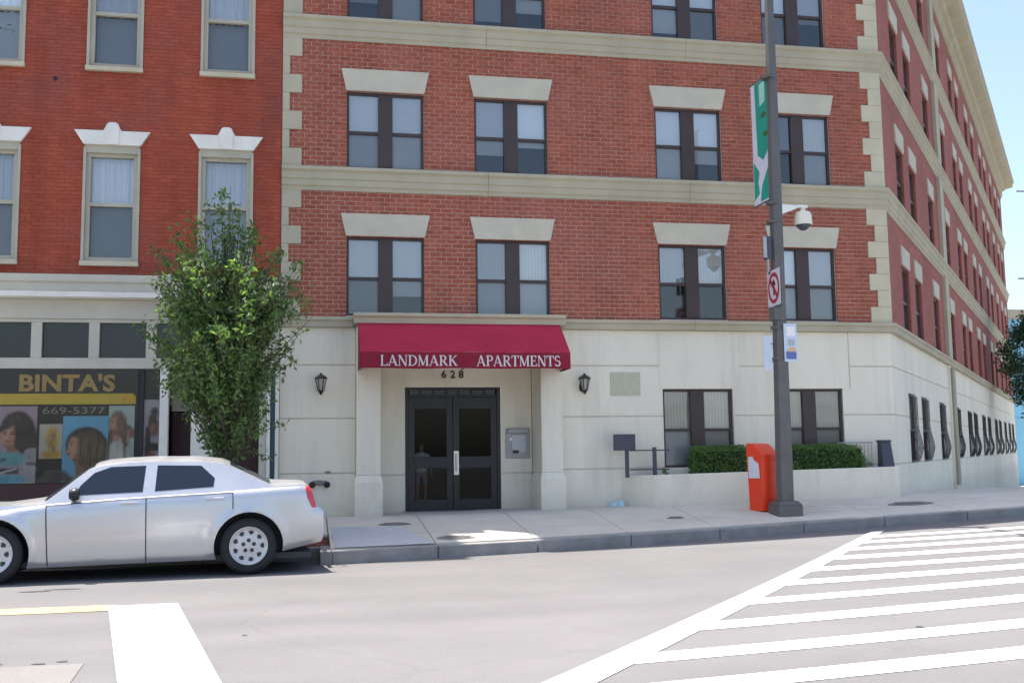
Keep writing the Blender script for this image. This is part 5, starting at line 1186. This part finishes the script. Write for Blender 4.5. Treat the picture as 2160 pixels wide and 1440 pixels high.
for k in range(190):
    z0 = random.uniform(-.15, 2.2); ang = random.uniform(0, 2 * PI); zt_ = min(z0 + random.uniform(.5, 1.35), 4.02)
    side = -1 if cos(ang) < 0 else 1; rr = hw(zt_, side) * random.uniform(.45, 1.02)
    base = Vector((TXc - .03 * z0 / 2, TYc, z0)); tip = Vector((TXc - .05 * zt_ + rr * cos(ang), TYc + rr * .95 * sin(ang), zt_ + random.uniform(-.05, .12)))
    mid = base.lerp(tip, .5) + Vector((0, 0, -.12 * random.random())) + (tip - base).normalized().cross(Vector((0, 0, 1))) * random.uniform(-.08, .08)
    tr.tube(base, mid, .016, .010, 5); tr.tube(mid, tip, .010, .003, 5); twigs.append((base, mid, tip))
for (ex, ez) in [(-.02, 4.05), (-.16, 3.9), (.12, 3.85), (-.34, 3.7), (-.62, 3.75), (.42, 3.72), (.30, 3.5), (-.48, 3.45), (-.82, 3.35), (.0, 3.7), (.16, 3.55), (.75, 3.15), (1.0, 2.95), (-1.0, 2.9), (.55, 3.3), (-.1, 3.3)]:
    b0 = Vector((TXc - .03, TYc, 1.6 + random.uniform(-.3, .5))); tp = Vector((TXc + ex, TYc + random.uniform(-.3, .3), ez)); md = b0.lerp(tp, .5) + Vector((ex * .12, 0, .02)); tr.tube(b0, md, .016, .010, 5); tr.tube(md, tp, .010, .003, 5); twigs.append((b0, md, tp))
for (b0, md, tp) in twigs:
    L_ = (tp - b0).length; nl = int(54 * L_ + 10)
    cl_ = [random.uniform(.2, 1.0) for _ in range(max(3, int(L_ * 5)))]
    for _ in range(nl):
        u = min(1.03, max(.08, random.choice(cl_) + random.gauss(0, .06))); p = b0.lerp(md, u * 2) if u < .5 else md.lerp(tp, (u - .5) * 2)
        sp_ = .085 * (1.25 - .5 * u); q = p + Vector((random.gauss(0, sp_), random.gauss(0, sp_), random.gauss(0, sp_)))
        side = -1 if q.x < TXc else 1
        rad_ = math.hypot(q.x - TXc + .05 * q.z, q.y - TYc)
        if rad_ > hw(q.z, side) * 1.12 + .03: continue
        leaf(lf, q, random.uniform(.030, .060), Vector((0, 0, .5)))
for (sx, sz, ex, ez) in [(-.2, .9, -.95, 1.02), (.1, .2, .80, .52), (.15, .1, .62, .02), (.2, 1.9, 1.25, 2.35), (-.2, 2.4, -1.1, 3.05), (-.2, 2.4, -.9, 3.4)]:
    b0 = Vector((TXc + sx, TYc - .1, sz)); tp = Vector((TXc + ex, TYc - .25, ez)); tr.tube(b0, tp, .009, .003, 5)
    for _ in range(38):
        u = random.uniform(.3, 1.02); p = b0.lerp(tp, u); leaf(lf, p + Vector((random.gauss(0, .04), random.gauss(0, .04), random.gauss(0, .04))), random.uniform(.03, .045), Vector((0, 0, .5)))
tr.build('trunk', 'bark', T, smooth=50)
tag(lf.build('crown', 'leaf', T), kind='stuff')
# hanging twig tip of a tree outside the frame, top left
tw = thing('overhanging_twig', 'bright green leaf tips hanging in at the top left edge', 'twig', (-5.3, 17.0, 6.6))
m = MB(); m.tube((-5.9, 16.9, 6.9), (-4.62, 16.95, 6.72), .008, .003, 5); m.build('stem', 'bark', tw)
m = MB()
for _ in range(26): leaf(m, Vector((random.uniform(-5.3, -4.55), 16.95 + random.gauss(0, .05), 6.74 + random.gauss(0, .06))), .045, Vector((0, 0, .5)))
tag(m.build('leaves', 'leaf', tw), kind='stuff')

# ------------------------------------------------------------------ far right: blue building, tree, signal arms
t = thing('blue_building', 'sky blue rendered building far down the side street', 'building', (50, 66, -3))
F = Matrix.Identity(4)
m = MB(); m.box(F, 44.4, 64, -80, -60, -4.4, 8.3); m.build('wall', 'bluewall', t)
m = MB(); m.box(F, 44.2, 64.2, -80.2, -59.8, 8.3, 8.9); m.build('parapet', 'trim', t)
m = MB(); m.box(F, 44.5, 64, -60.0, -59.93, 1.6, 1.85); m.build('string_course', 'bluewall', t)
t = thing('corner_tree', 'dark green broadleaf tree in front of the far end of the brick block', 'tree', (28.4, 36, -1.9))
Q = .69; TC = Vector((40.9 * Q, 36, 0)); m = MB(); m.tube((TC.x + .3, 36, -2.0), (TC.x + .1, 36, 2.2), .17, .11, 8)
random.seed(5); cl = []
for i in range(20):
    a = random.uniform(0, 2 * PI); z = random.uniform(1.3, 5.0); r = random.uniform(.5, 1.75) * (1 - abs(z - 3) / 4.5); cl.append(Vector((TC.x + r * cos(a), 36 + r * sin(a), z)))
for p in [(37.75, 4.95), (38.0, 4.3), (38.1, 5.5), (38.4, 3.6), (38.9, 2.7), (39.3, 1.9), (38.8, 6.2), (39.5, 7.1), (38.7, 4.7), (39.3, 5.4), (39.4, 3.9), (39.5, 6.3), (39.7, 2.9), (39.9, 4.8)]: cl.append(Vector((p[0] * Q + .35, 36 - random.uniform(.1, .6), p[1] * Q)))
for p in cl: m.tube((TC.x + .1, 36, max(1.0, p.z - 1.0)), p, .035, .012, 5)
m.build('trunk', 'bark', t, smooth=50)
l = MB()
for p in cl:
    for _ in range(230):
        q = Vector((random.gauss(0, 1), random.gauss(0, 1), random.gauss(0, 1))).normalized() * random.uniform(.1, .58); leaf(l, p + Vector((q.x, q.y, q.z * .75)), random.uniform(.055, .10), Vector((0, 0, .5)))
tag(l.build('crown', 'leafdark', t), kind='stuff')
t = thing('signal_mast', 'thin grey mast arms reaching in at the right edge', 'mast', (26, 30, -2))
m = MB(); m.tube((26, 30, -2), (26, 30, 9.2), .10, .07, 10); m.build('pole', 'signgrey', t)
for z, x0 in ((8.42, 22.98), (5.49, 22.83)):
    m = MB(); m.tube((26, 30, z + .05), (x0, 30, z), .045, .03, 8); m.build('arm', 'signgrey', t)

# ------------------------------------------------------------------ silver saloon
CARP = Vector((-.83, 14.55, 0)); CPH = rad(4.6); CSC = 1.02; CGZ = -1.452
CARM = Matrix.Translation((CARP.x, CARP.y, CGZ)) @ Matrix.Rotation(CPH, 4, 'Z') @ Matrix.Scale(CSC, 4)
HWD = .875
UF, UR = -3.72, .95
def c_zb(u): return lin(u, [(-3.72, .24), (-3.4, .19), (-2.6, .17), (-.4, .19), (.35, .25), (.95, .36)])
def c_zs(u): return lin(u, [(-3.72, .66), (-3.55, .74), (-3.2, .79), (-2.77, .845), (-2.29, .905), (-1.5, .955), (-.45, 1.0), (.3, 1.045), (.7, 1.06), (.95, 1.05)])
def c_zt(u): return max(c_zs(u) + .02, lin(u, [(-2.36, .90), (-2.30, .93), (-1.86, 1.30), (-1.72, 1.345), (-1.42, 1.38), (-1.14, 1.392), (-.55, 1.385), (-.30, 1.35), (-.18, 1.31), (.30, 1.07), (.34, 1.06)]))
def c_zc(u): return max(c_zt(u) + .012, lin(u, [(-3.72, .70), (-3.6, .80), (-3.4, .845), (-2.78, .925), (-2.45, .965), (-2.36, .985), (-1.80, 1.395), (-1.66, 1.43), (-1.42, 1.45), (-1.14, 1.462), (-.55, 1.455), (-.30, 1.425), (-.21, 1.39), (.26, 1.15), (.36, 1.135), (.65, 1.13), (.85, 1.12), (.95, 1.10)]))
def c_w(u):
    w = HWD
    if u < -2.7: w -= .17 * ((-2.7 - u) / 1.02) ** 2.4
    if u > .25: w -= .10 * ((u - .25) / .70) ** 2.4
    return w
WC = [(.03, .345), (-2.87, .345)]
def c_y(u, z):
    w = c_w(u); s_ = c_zs(u); b = c_zb(u)
    if z <= s_ + .001:
        k = lin(z, [(b, .90), (b + .07, .955), (.46, .985), (.66, 1.0), (s_ - .14, .998), (s_ - .05, .985), (s_ - .012, .965), (s_, .945)])
        y = w * k
        for (cu, cz) in WC:
            d = math.hypot(u - cu, z - cz)
            if z > .25: y += .026 * math.exp(-((d - .425) / .055) ** 2)
        return y
    return w * .945 - .035 - (z - s_ - .015) * .46
def c_sh(u, z):
    if u < .3: 
        if u < -3.3: return .10 * ((-3.3 - u) / .42) ** 3 * (1 if z > .72 else 0)
        return 0
    return lin(z, [(.30, -.05), (.40, -.01), (.52, 0), (.74, -.005), (.78, -.085), (.99, -.145), (1.08, -.20), (1.15, -.235)]) * min(1, ((u - .3) / .65)) ** 3
def c_pt(u, z, off=0, side=-1):
    return Vector((u + c_sh(u, z), side * (c_y(u, z) + off), z))
def c_top(u, t, off=0):
    """t from -1 (near edge) to 1 (far edge) over the upper skin"""
    zt, zc = c_zt(u), c_zc(u); y = c_y(u, zt); z = zt + (zc - zt) * (1 - abs(t) ** 2.6)
    return Vector((u + c_sh(u, z), y * t, z + off))
CAR = thing('parked_car', 'silver four door saloon parked at the kerb', 'car', (CARP.x, CARP.y, CGZ))
us = sorted(set([UF + (UR - UF) * i / 150 for i in range(151)] + [.9, .92, .93, .94, -3.70, -3.68, -3.65]))
m = MB(); rings = []
for u in us:
    zb_, s_, zt = c_zb(u), c_zs(u), c_zt(u); r = [Vector((u + c_sh(u, zb_), 0, zb_))]
    zz = [zb_ + (s_ - zb_) * f for f in (0, .05, .12, .22, .33, .44, .55, .66, .76, .85, .92, .97, 1.0)]
    left = [c_pt(u, z) for z in zz] + [c_pt(u, s_ + .002 + (zt - s_ - .002) * f) for f in (.0, .2, .4, .6, .8, 1.0)]
    top = [c_top(u, t) for t in (-.97, -.9, -.8, -.65, -.45, -.2, 0, .2, .45, .65, .8, .9, .97)]
    right = [Vector((p.x, -p.y, p.z)) for p in reversed(left)]
    rings.append(r + left + top + right)
n = len(rings[0]); vs = [p for r in rings for p in r]; fs = []
for j in range(len(rings) - 1):
    for i in range(n): fs.append((j * n + i, (j + 1) * n + i, (j + 1) * n + (i + 1) % n, j * n + (i + 1) % n))
fs += [tuple(range(n)), tuple(range(len(vs) - 1, len(vs) - n - 1, -1))]
m.add(vs, fs)
def to_car(me): me.transform(CARM); return me
shell_me = m.mesh('body', ['car', 'seam'])
bm = bmesh.new(); bm.from_mesh(shell_me); bmesh.ops.recalc_face_normals(bm, faces=bm.faces); bm.to_mesh(shell_me); bm.free()
shell = bpy.data.objects.new('body', shell_me); COL.objects.link(shell)
cut = MB()
for (cu, cz) in WC:
    for sgn in (-1, 1):
        cut.lathe((cu, sgn * 1.05, cz), (0, -sgn, 0), [(.415, 0), (.415, .50)], 40, 1)
cme = cut.mesh('cutter', ['car', 'seam']); bm = bmesh.new(); bm.from_mesh(cme); bmesh.ops.recalc_face_normals(bm, faces=bm.faces); bm.to_mesh(cme); bm.free()
cob = bpy.data.objects.new('cutter', cme); COL.objects.link(cob)
bo = shell.modifiers.new('arches', 'BOOLEAN'); bo.object = cob; bo.operation = 'DIFFERENCE'; bo.solver = 'EXACT'
dg = bpy.context.evaluated_depsgraph_get(); res = bpy.data.meshes.new_from_object(shell.evaluated_get(dg))
bpy.data.objects.remove(shell); bpy.data.objects.remove(cob)
res.name = 'body'; res.polygons.foreach_set('use_smooth', [True] * len(res.polygons)); res.set_sharp_from_angle(angle=rad(38)); to_car(res)
body = put('body', res, CAR)
def inside(p, poly):
    c = False; j = len(poly) - 1
    for i in range(len(poly)):
        if (poly[i][1] > p[1]) != (poly[j][1] > p[1]) and p[0] < (poly[j][0] - poly[i][0]) * (p[1] - poly[i][1]) / (poly[j][1] - poly[i][1]) + poly[i][0]: c = not c
        j = i
    return c
def patch(name, poly, off, mat, parent, step=.05, side=-1, inset=.012, smooth=40):
    """a skin panel: outline in (length, height) draped over the body side"""
    dens = []
    for a, b in zip(poly, poly[1:] + poly[:1]):
        k = max(1, int(math.hypot(b[0] - a[0], b[1] - a[1]) / step))
        dens += [(a[0] + (b[0] - a[0]) * i / k, a[1] + (b[1] - a[1]) * i / k) for i in range(k)]
    nb = len(dens); pts = list(dens); x0, x1 = min(p[0] for p in poly), max(p[0] for p in poly); z0, z1 = min(p[1] for p in poly), max(p[1] for p in poly)
    xx = x0 + step / 2
    while xx < x1:
        zz = z0 + step / 2
        while zz < z1:
            if inside((xx, zz), dens) and min(math.hypot(xx - p[0], zz - p[1]) for p in dens) > step * .45: pts.append((xx, zz))
            zz += step
        xx += step
    r = delaunay_2d_cdt([Vector(p) for p in pts], [(i, (i + 1) % nb) for i in range(nb)], [], 1, 1e-5)
    m = MB(); V2 = r[0]; base = [c_pt(p.x, p.y, off, side) for p in V2]; m.add(base, [tuple(f) for f in r[2]])
    rim = [c_pt(p[0], p[1], off, side) for p in dens] + [c_pt(p[0], p[1], off - inset, side) for p in dens]
    m.add(rim, [(i, (i + 1) % nb, (i + 1) % nb + nb, i + nb) for i in range(nb)])
    me = m.mesh(name, [mat]); bm = bmesh.new(); bm.from_mesh(me); bmesh.ops.remove_doubles(bm, verts=bm.verts, dist=1e-5); bmesh.ops.recalc_face_normals(bm, faces=bm.faces); bm.to_mesh(me); bm.free()
    me.polygons.foreach_set('use_smooth', [True] * len(me.polygons)); me.set_sharp_from_angle(angle=rad(smooth)); to_car(me)
    return put(name, me, parent)
def arch(cu, a0, a1, r=.435, n=12): return [(cu + r * cos(a0 + (a1 - a0) * i / n), .345 + r * sin(a0 + (a1 - a0) * i / n)) for i in range(n + 1)]
for side in (-1, 1):
    zsf = lambda u: c_zs(u) - .012
    fd = [(-2.25, .185), (-1.175, .19), (-1.185, zsf(-1.185)), (-1.7, zsf(-1.7)), (-2.28, zsf(-2.28))]
    rd = [(-1.155, .19), (-.40, .20)] + [p for p in arch(.03, PI * 1.08, PI * .62) if p[1] > .21] + [(-.165, .86), (-.17, zsf(-.17)), (-.6, zsf(-.6)), (-1.165, zsf(-1.165))]
    for poly, hu in ((fd, (-1.46, -1.26)), (rd, (-.48, -.28))):
        d = patch('door', poly, .006, 'car', CAR, side=side)
        zz = .905 if hu[0] < -1 else .935
        h = MB(); pa = c_pt(hu[0], zz, .03, side); pb = c_pt(hu[1], zz, .03, side); h.tube(pa, pb, .013, n=8); h.tube(c_pt(hu[0] + .01, zz, 0, side), pa, .012, n=6); h.tube(c_pt(hu[1] - .01, zz, 0, side), pb, .012, n=6)
        me = h.mesh('handle', ['chrome'], 40); to_car(me); put('handle', me, d)
        x0, x1 = poly[0][0] + .02, (poly[1][0] - .02 if hu[0] < -1 else -.46)
        za, zc_ = (.535, .575) if hu[0] < -1 else (.575, .605)
        patch('molding', [(x0, za - .012), (x1, zc_ - .012), (x1, zc_ + .012), (x0, za + .012)], .012, 'car', d, step=.1, side=side)
    sm = MB()
    for q in ([(-1.17, .19), (-1.178, .96)], [(-2.262, .19), (-2.292, .90)], [(-.165, .80), (-.168, 1.0)], [(-2.29, .895), (-1.5, .945), (-.9, .972), (-.17, 1.0)]):
        for a, b in zip(q[:-1], q[1:]):
            k = max(1, int(math.hypot(b[0] - a[0], b[1] - a[1]) / .06)); P = [(a[0] + (b[0] - a[0]) * i / k, a[1] + (b[1] - a[1]) * i / k) for i in range(k + 1)]
            dx, dz = (b[1] - a[1]), -(b[0] - a[0]); ln = math.hypot(dx, dz); dx, dz = dx / ln * .006, dz / ln * .006
            vs = [c_pt(p[0] + dx, p[1] + dz, .0085, side) for p in P] + [c_pt(p[0] - dx, p[1] - dz, .0085, side) for p in P]; kk = k + 1
            sm.add(vs, [(i, i + 1, i + 1 + kk, i + kk) for i in range(k)])
    me = sm.mesh('seam', ['seam']); to_car(me); put('seam', me, CAR)
    patch('side_window', [(-2.0, 1.005), (-1.225, 1.03), (-1.20, 1.345), (-1.60, 1.335), (-1.79, 1.265), (-1.93, 1.125)], .004, 'carglass', CAR, side=side)
    patch('side_window', [(-1.085, 1.035), (-.40, 1.075), (-.385, 1.18), (-.55, 1.335), (-1.065, 1.347)], .004, 'carglass', CAR, side=side)
    patch('tail_light', [(.79, 1.06), (.945, 1.06), (.947, .79), (.86, .79), (.80, .92)], .008, 'taillight', CAR, step=.03, side=side)
    # mirror
    mr = MB(); n_ = 10; cpt = c_pt(-1.99, 1.02, .10, side)
    for k_, (sc_) in enumerate((1,)):
        vs = []; rr = [(.0, -.06), (.055, -.05), (.075, -.01), (.075, .03), (.06, .06), (.0, .065)]
        mr.lathe(cpt + Vector((0, 0, 0)), (1, 0, 0), rr, 12)
    mr.tube(cpt + Vector((.02, 0, -.05)), c_pt(-2.0, .95, .0, side), .022, n=6, m=1)
    me = mr.mesh('mirror', ['black', 'black'], 40); to_car(me); put('mirror', me, CAR)
# screens
for nm, u0, u1, e in (('windscreen', -2.33, -1.80, .90), ('rear_screen', -.20, .29, .86)):
    g_ = MB(); vs = []; na, nb_ = 14, 12
    for j in range(na + 1):
        for i in range(nb_ + 1): vs.append(c_top(u0 + (u1 - u0) * j / na, -e + 2 * e * i / nb_, .006))
    w = nb_ + 1; g_.add(vs, [(j * w + i, j * w + i + 1, (j + 1) * w + i + 1, (j + 1) * w + i) for j in range(na) for i in range(nb_)])
    me = g_.mesh(nm, ['carglass'], 60); to_car(me); put(nm, me, CAR)
# rear bumper line, plate, exhaust side omitted from view; underside
g_ = MB(); F = Matrix.Identity(4); g_.box(F, -3.5, .80, -.70, .70, .17, .24); me = g_.mesh('underbody', ['seam']); to_car(me); put('underbody', me, CAR)
g_ = MB(); g_.box(F, .93, .958, -.26, .26, .52, .64); me = g_.mesh('number_plate', ['white']); to_car(me); put('number_plate', me, CAR)
# wheels
for (cu, cz) in WC:
    for side in (-1, 1):
        yo = side * (c_w(cu) - .035); ax = (0, side, 0); c = Vector((cu, yo - side * .215, cz))
        ty = MB(); ty.lathe(c, ax, [(.235, .0), (.30, -.005), (.335, .02), (.345, .05), (.345, .165), (.335, .195), (.30, .217), (.25, .214), (.238, .20)], 40, caps=False)
        me = ty.mesh('tyre', ['rubber'], 35); to_car(me)
        wh = bpy.data.objects.new('wheel', None)
        wobj = put('wheel', me, CAR)
        rm = MB(); rm.lathe(c, ax, [(.238, .05), (.238, .19), (.232, .206), (.222, .206), (.205, .19), (.19, .185), (.13, .19), (.06, .196), (.0, .197)], 40, caps=False)
        me = rm.mesh('rim', ['hubcap'], 30); to_car(me); put('rim', me, wobj)
        ho = MB()
        for i in range(9):
            a = 2 * PI * i / 9
            P = []
            for k_ in range(10):
                b = 2 * PI * k_ / 10; r_ = .163 + .027 * cos(b); tt = a + .036 / .165 * sin(b) * (1.0 if cos(b) > 0 else .7)
                P.append(Vector((cu + r_ * cos(tt), c.y + side * .1925, cz + r_ * sin(tt))))
            ho.add(P, [tuple(range(10))])
        for i in range(5):
            a = 2 * PI * i / 5 + PI / 2; P = []
            for k_ in range(8):
                b = 2 * PI * k_ / 8; P.append(Vector((cu + .066 * cos(a) + .026 * cos(b), c.y + side * .199, cz + .066 * sin(a) + .026 * sin(b))))
            ho.add(P, [tuple(range(8))])
        me = ho.mesh('hub_holes', ['seam']); to_car(me); put('hub_holes', me, wobj)

# ------------------------------------------------------------------ person behind the door glass
PE = thing('person', 'person in white shirt and dark shorts standing behind the left glass door', 'person', (2.19, 20.3, -.93))
def skin(name, joints, edges, root, mats_fn, mats, sub=2):
    me = bpy.data.meshes.new(name); me.from_pydata([j[0] for j in joints], edges, []); o = bpy.data.objects.new(name, me); COL.objects.link(o)
    o.modifiers.new('skin', 'SKIN'); me.skin_vertices  # radius layer made by the modifier
    lay = me.skin_vertices[0].data if me.skin_vertices else None
    if lay is None:
        bm_ = bmesh.new(); bm_.from_mesh(me); bm_.verts.layers.skin.verify(); bm_.to_mesh(me); bm_.free(); lay = me.skin_vertices[0].data
    for i, j in enumerate(joints): lay[i].radius = (j[1], j[2] if len(j) > 2 else j[1]); lay[i].use_root = (i == root)
    sb = o.modifiers.new('sub', 'SUBSURF'); sb.levels = sub; sb.render_levels = sub
    r = bpy.data.meshes.new_from_object(o.evaluated_get(bpy.context.evaluated_depsgraph_get())); bpy.data.objects.remove(o)
    r.materials.clear()
    for k in mats: r.materials.append(MT[k])
    for p in r.polygons: p.use_smooth = True; p.material_index = mats_fn(p.center)
    r.name = name; return r
K = 1.17 / 1.75; bx, by, bz = 2.14, 20.3, -.93
def J(x, y, z, r, r2=None): return ((bx + x * K, by + y * K, bz + z * K), r * K, (r2 or r) * K)
js = [J(0, 0, .95, .15, .11), J(0, 0, 1.15, .14, .10), J(0, .01, 1.36, .165, .11), J(0, .01, 1.47, .065), J(0, -.01, 1.53, .058), J(0, -.015, 1.62, .088, .10), J(0, -.01, 1.70, .062, .075),
      J(-.20, .01, 1.40, .06), J(-.27, .02, 1.14, .045), J(-.29, -.06, .90, .032), J(.20, .01, 1.40, .06), J(.30, .0, 1.15, .045), J(.27, -.12, .95, .032),
      J(-.10, 0, .88, .10), J(-.11, -.02, .50, .065), J(-.12, .03, .10, .04), J(-.14, -.13, .04, .042, .03), J(.10, 0, .88, .10), J(.12, .03, .50, .065), J(.13, .06, .10, .04), J(.17, -.10, .04, .042, .03)]
ed = [(0, 1), (1, 2), (2, 3), (3, 4), (4, 5), (5, 6), (2, 7), (7, 8), (8, 9), (2, 10), (10, 11), (11, 12), (0, 13), (13, 14), (14, 15), (15, 16), (0, 17), (17, 18), (18, 19), (19, 20)]
for w_, sx in ((9, -1), (12, 1)):
    c_ = js[w_][0]; b_ = len(js); js.append(((c_[0], c_[1] - .02 * K, c_[2] - .06 * K), .030 * K, .016 * K)); ed.append((w_, b_))
    for f_ in range(5):
        ox = (f_ - 2) * .017; ln_ = (.05, .075, .085, .078, .06)[f_]; i0 = len(js)
        js.append(((c_[0] + ox * K * (1.0 if f_ else 1.6), c_[1] - .03 * K, c_[2] - (.09 if f_ else .06) * K), .0085 * K, .0085 * K)); js.append(((c_[0] + ox * 1.2 * K * (1.0 if f_ else 1.8), c_[1] - .045 * K, c_[2] - (.09 + ln_ * (1 if f_ else .6)) * K), .0075 * K, .0075 * K)); ed += [(b_, i0), (i0, i0 + 1)]
def pm(c):
    z = (c.z - bz) / K; x = abs(c.x - bx) / K
    if z < .075: return 3
    if z > 1.47: return 0
    if z > .93 and (x < .22 or z > 1.2): return 1
    if .56 < z <= .98 and x < .23: return 2
    return 0
put('body', skin('body', js, ed, 0, pm, ['skin', 'white', 'greycloth', 'white']), PE)
m = MB(); m.lathe((bx, by + .004, bz + 1.655 * K), (0, .25, 1), [(.088 * K, -.03 * K), (.096 * K, .0), (.090 * K, .05 * K), (.06 * K, .09 * K), (.0, .102 * K)], 14); m.build('hair', 'hair3', PE, smooth=60)
for sx in (-1, 1):
    m = MB(); m.lathe((bx + sx * .033 * K, by - .097 * K, bz + 1.62 * K), (0, -1, 0), [(.012 * K, 0), (.008 * K, .006 * K), (.0, .008 * K)], 8); m.build('eye', 'hair', PE)
m = MB(); m.lathe((bx, by - .098 * K, bz + 1.585 * K), (0, -1, .15), [(.016 * K, 0), (.010 * K, .016 * K), (.0, .022 * K)], 8); m.build('nose', 'skin', PE)
m = MB(); m.box(Matrix.Identity(4), bx - .022 * K, bx + .022 * K, -(by - .092 * K), -(by - .100 * K), bz + 1.548 * K, bz + 1.556 * K); m.build('mouth', 'lip', PE)
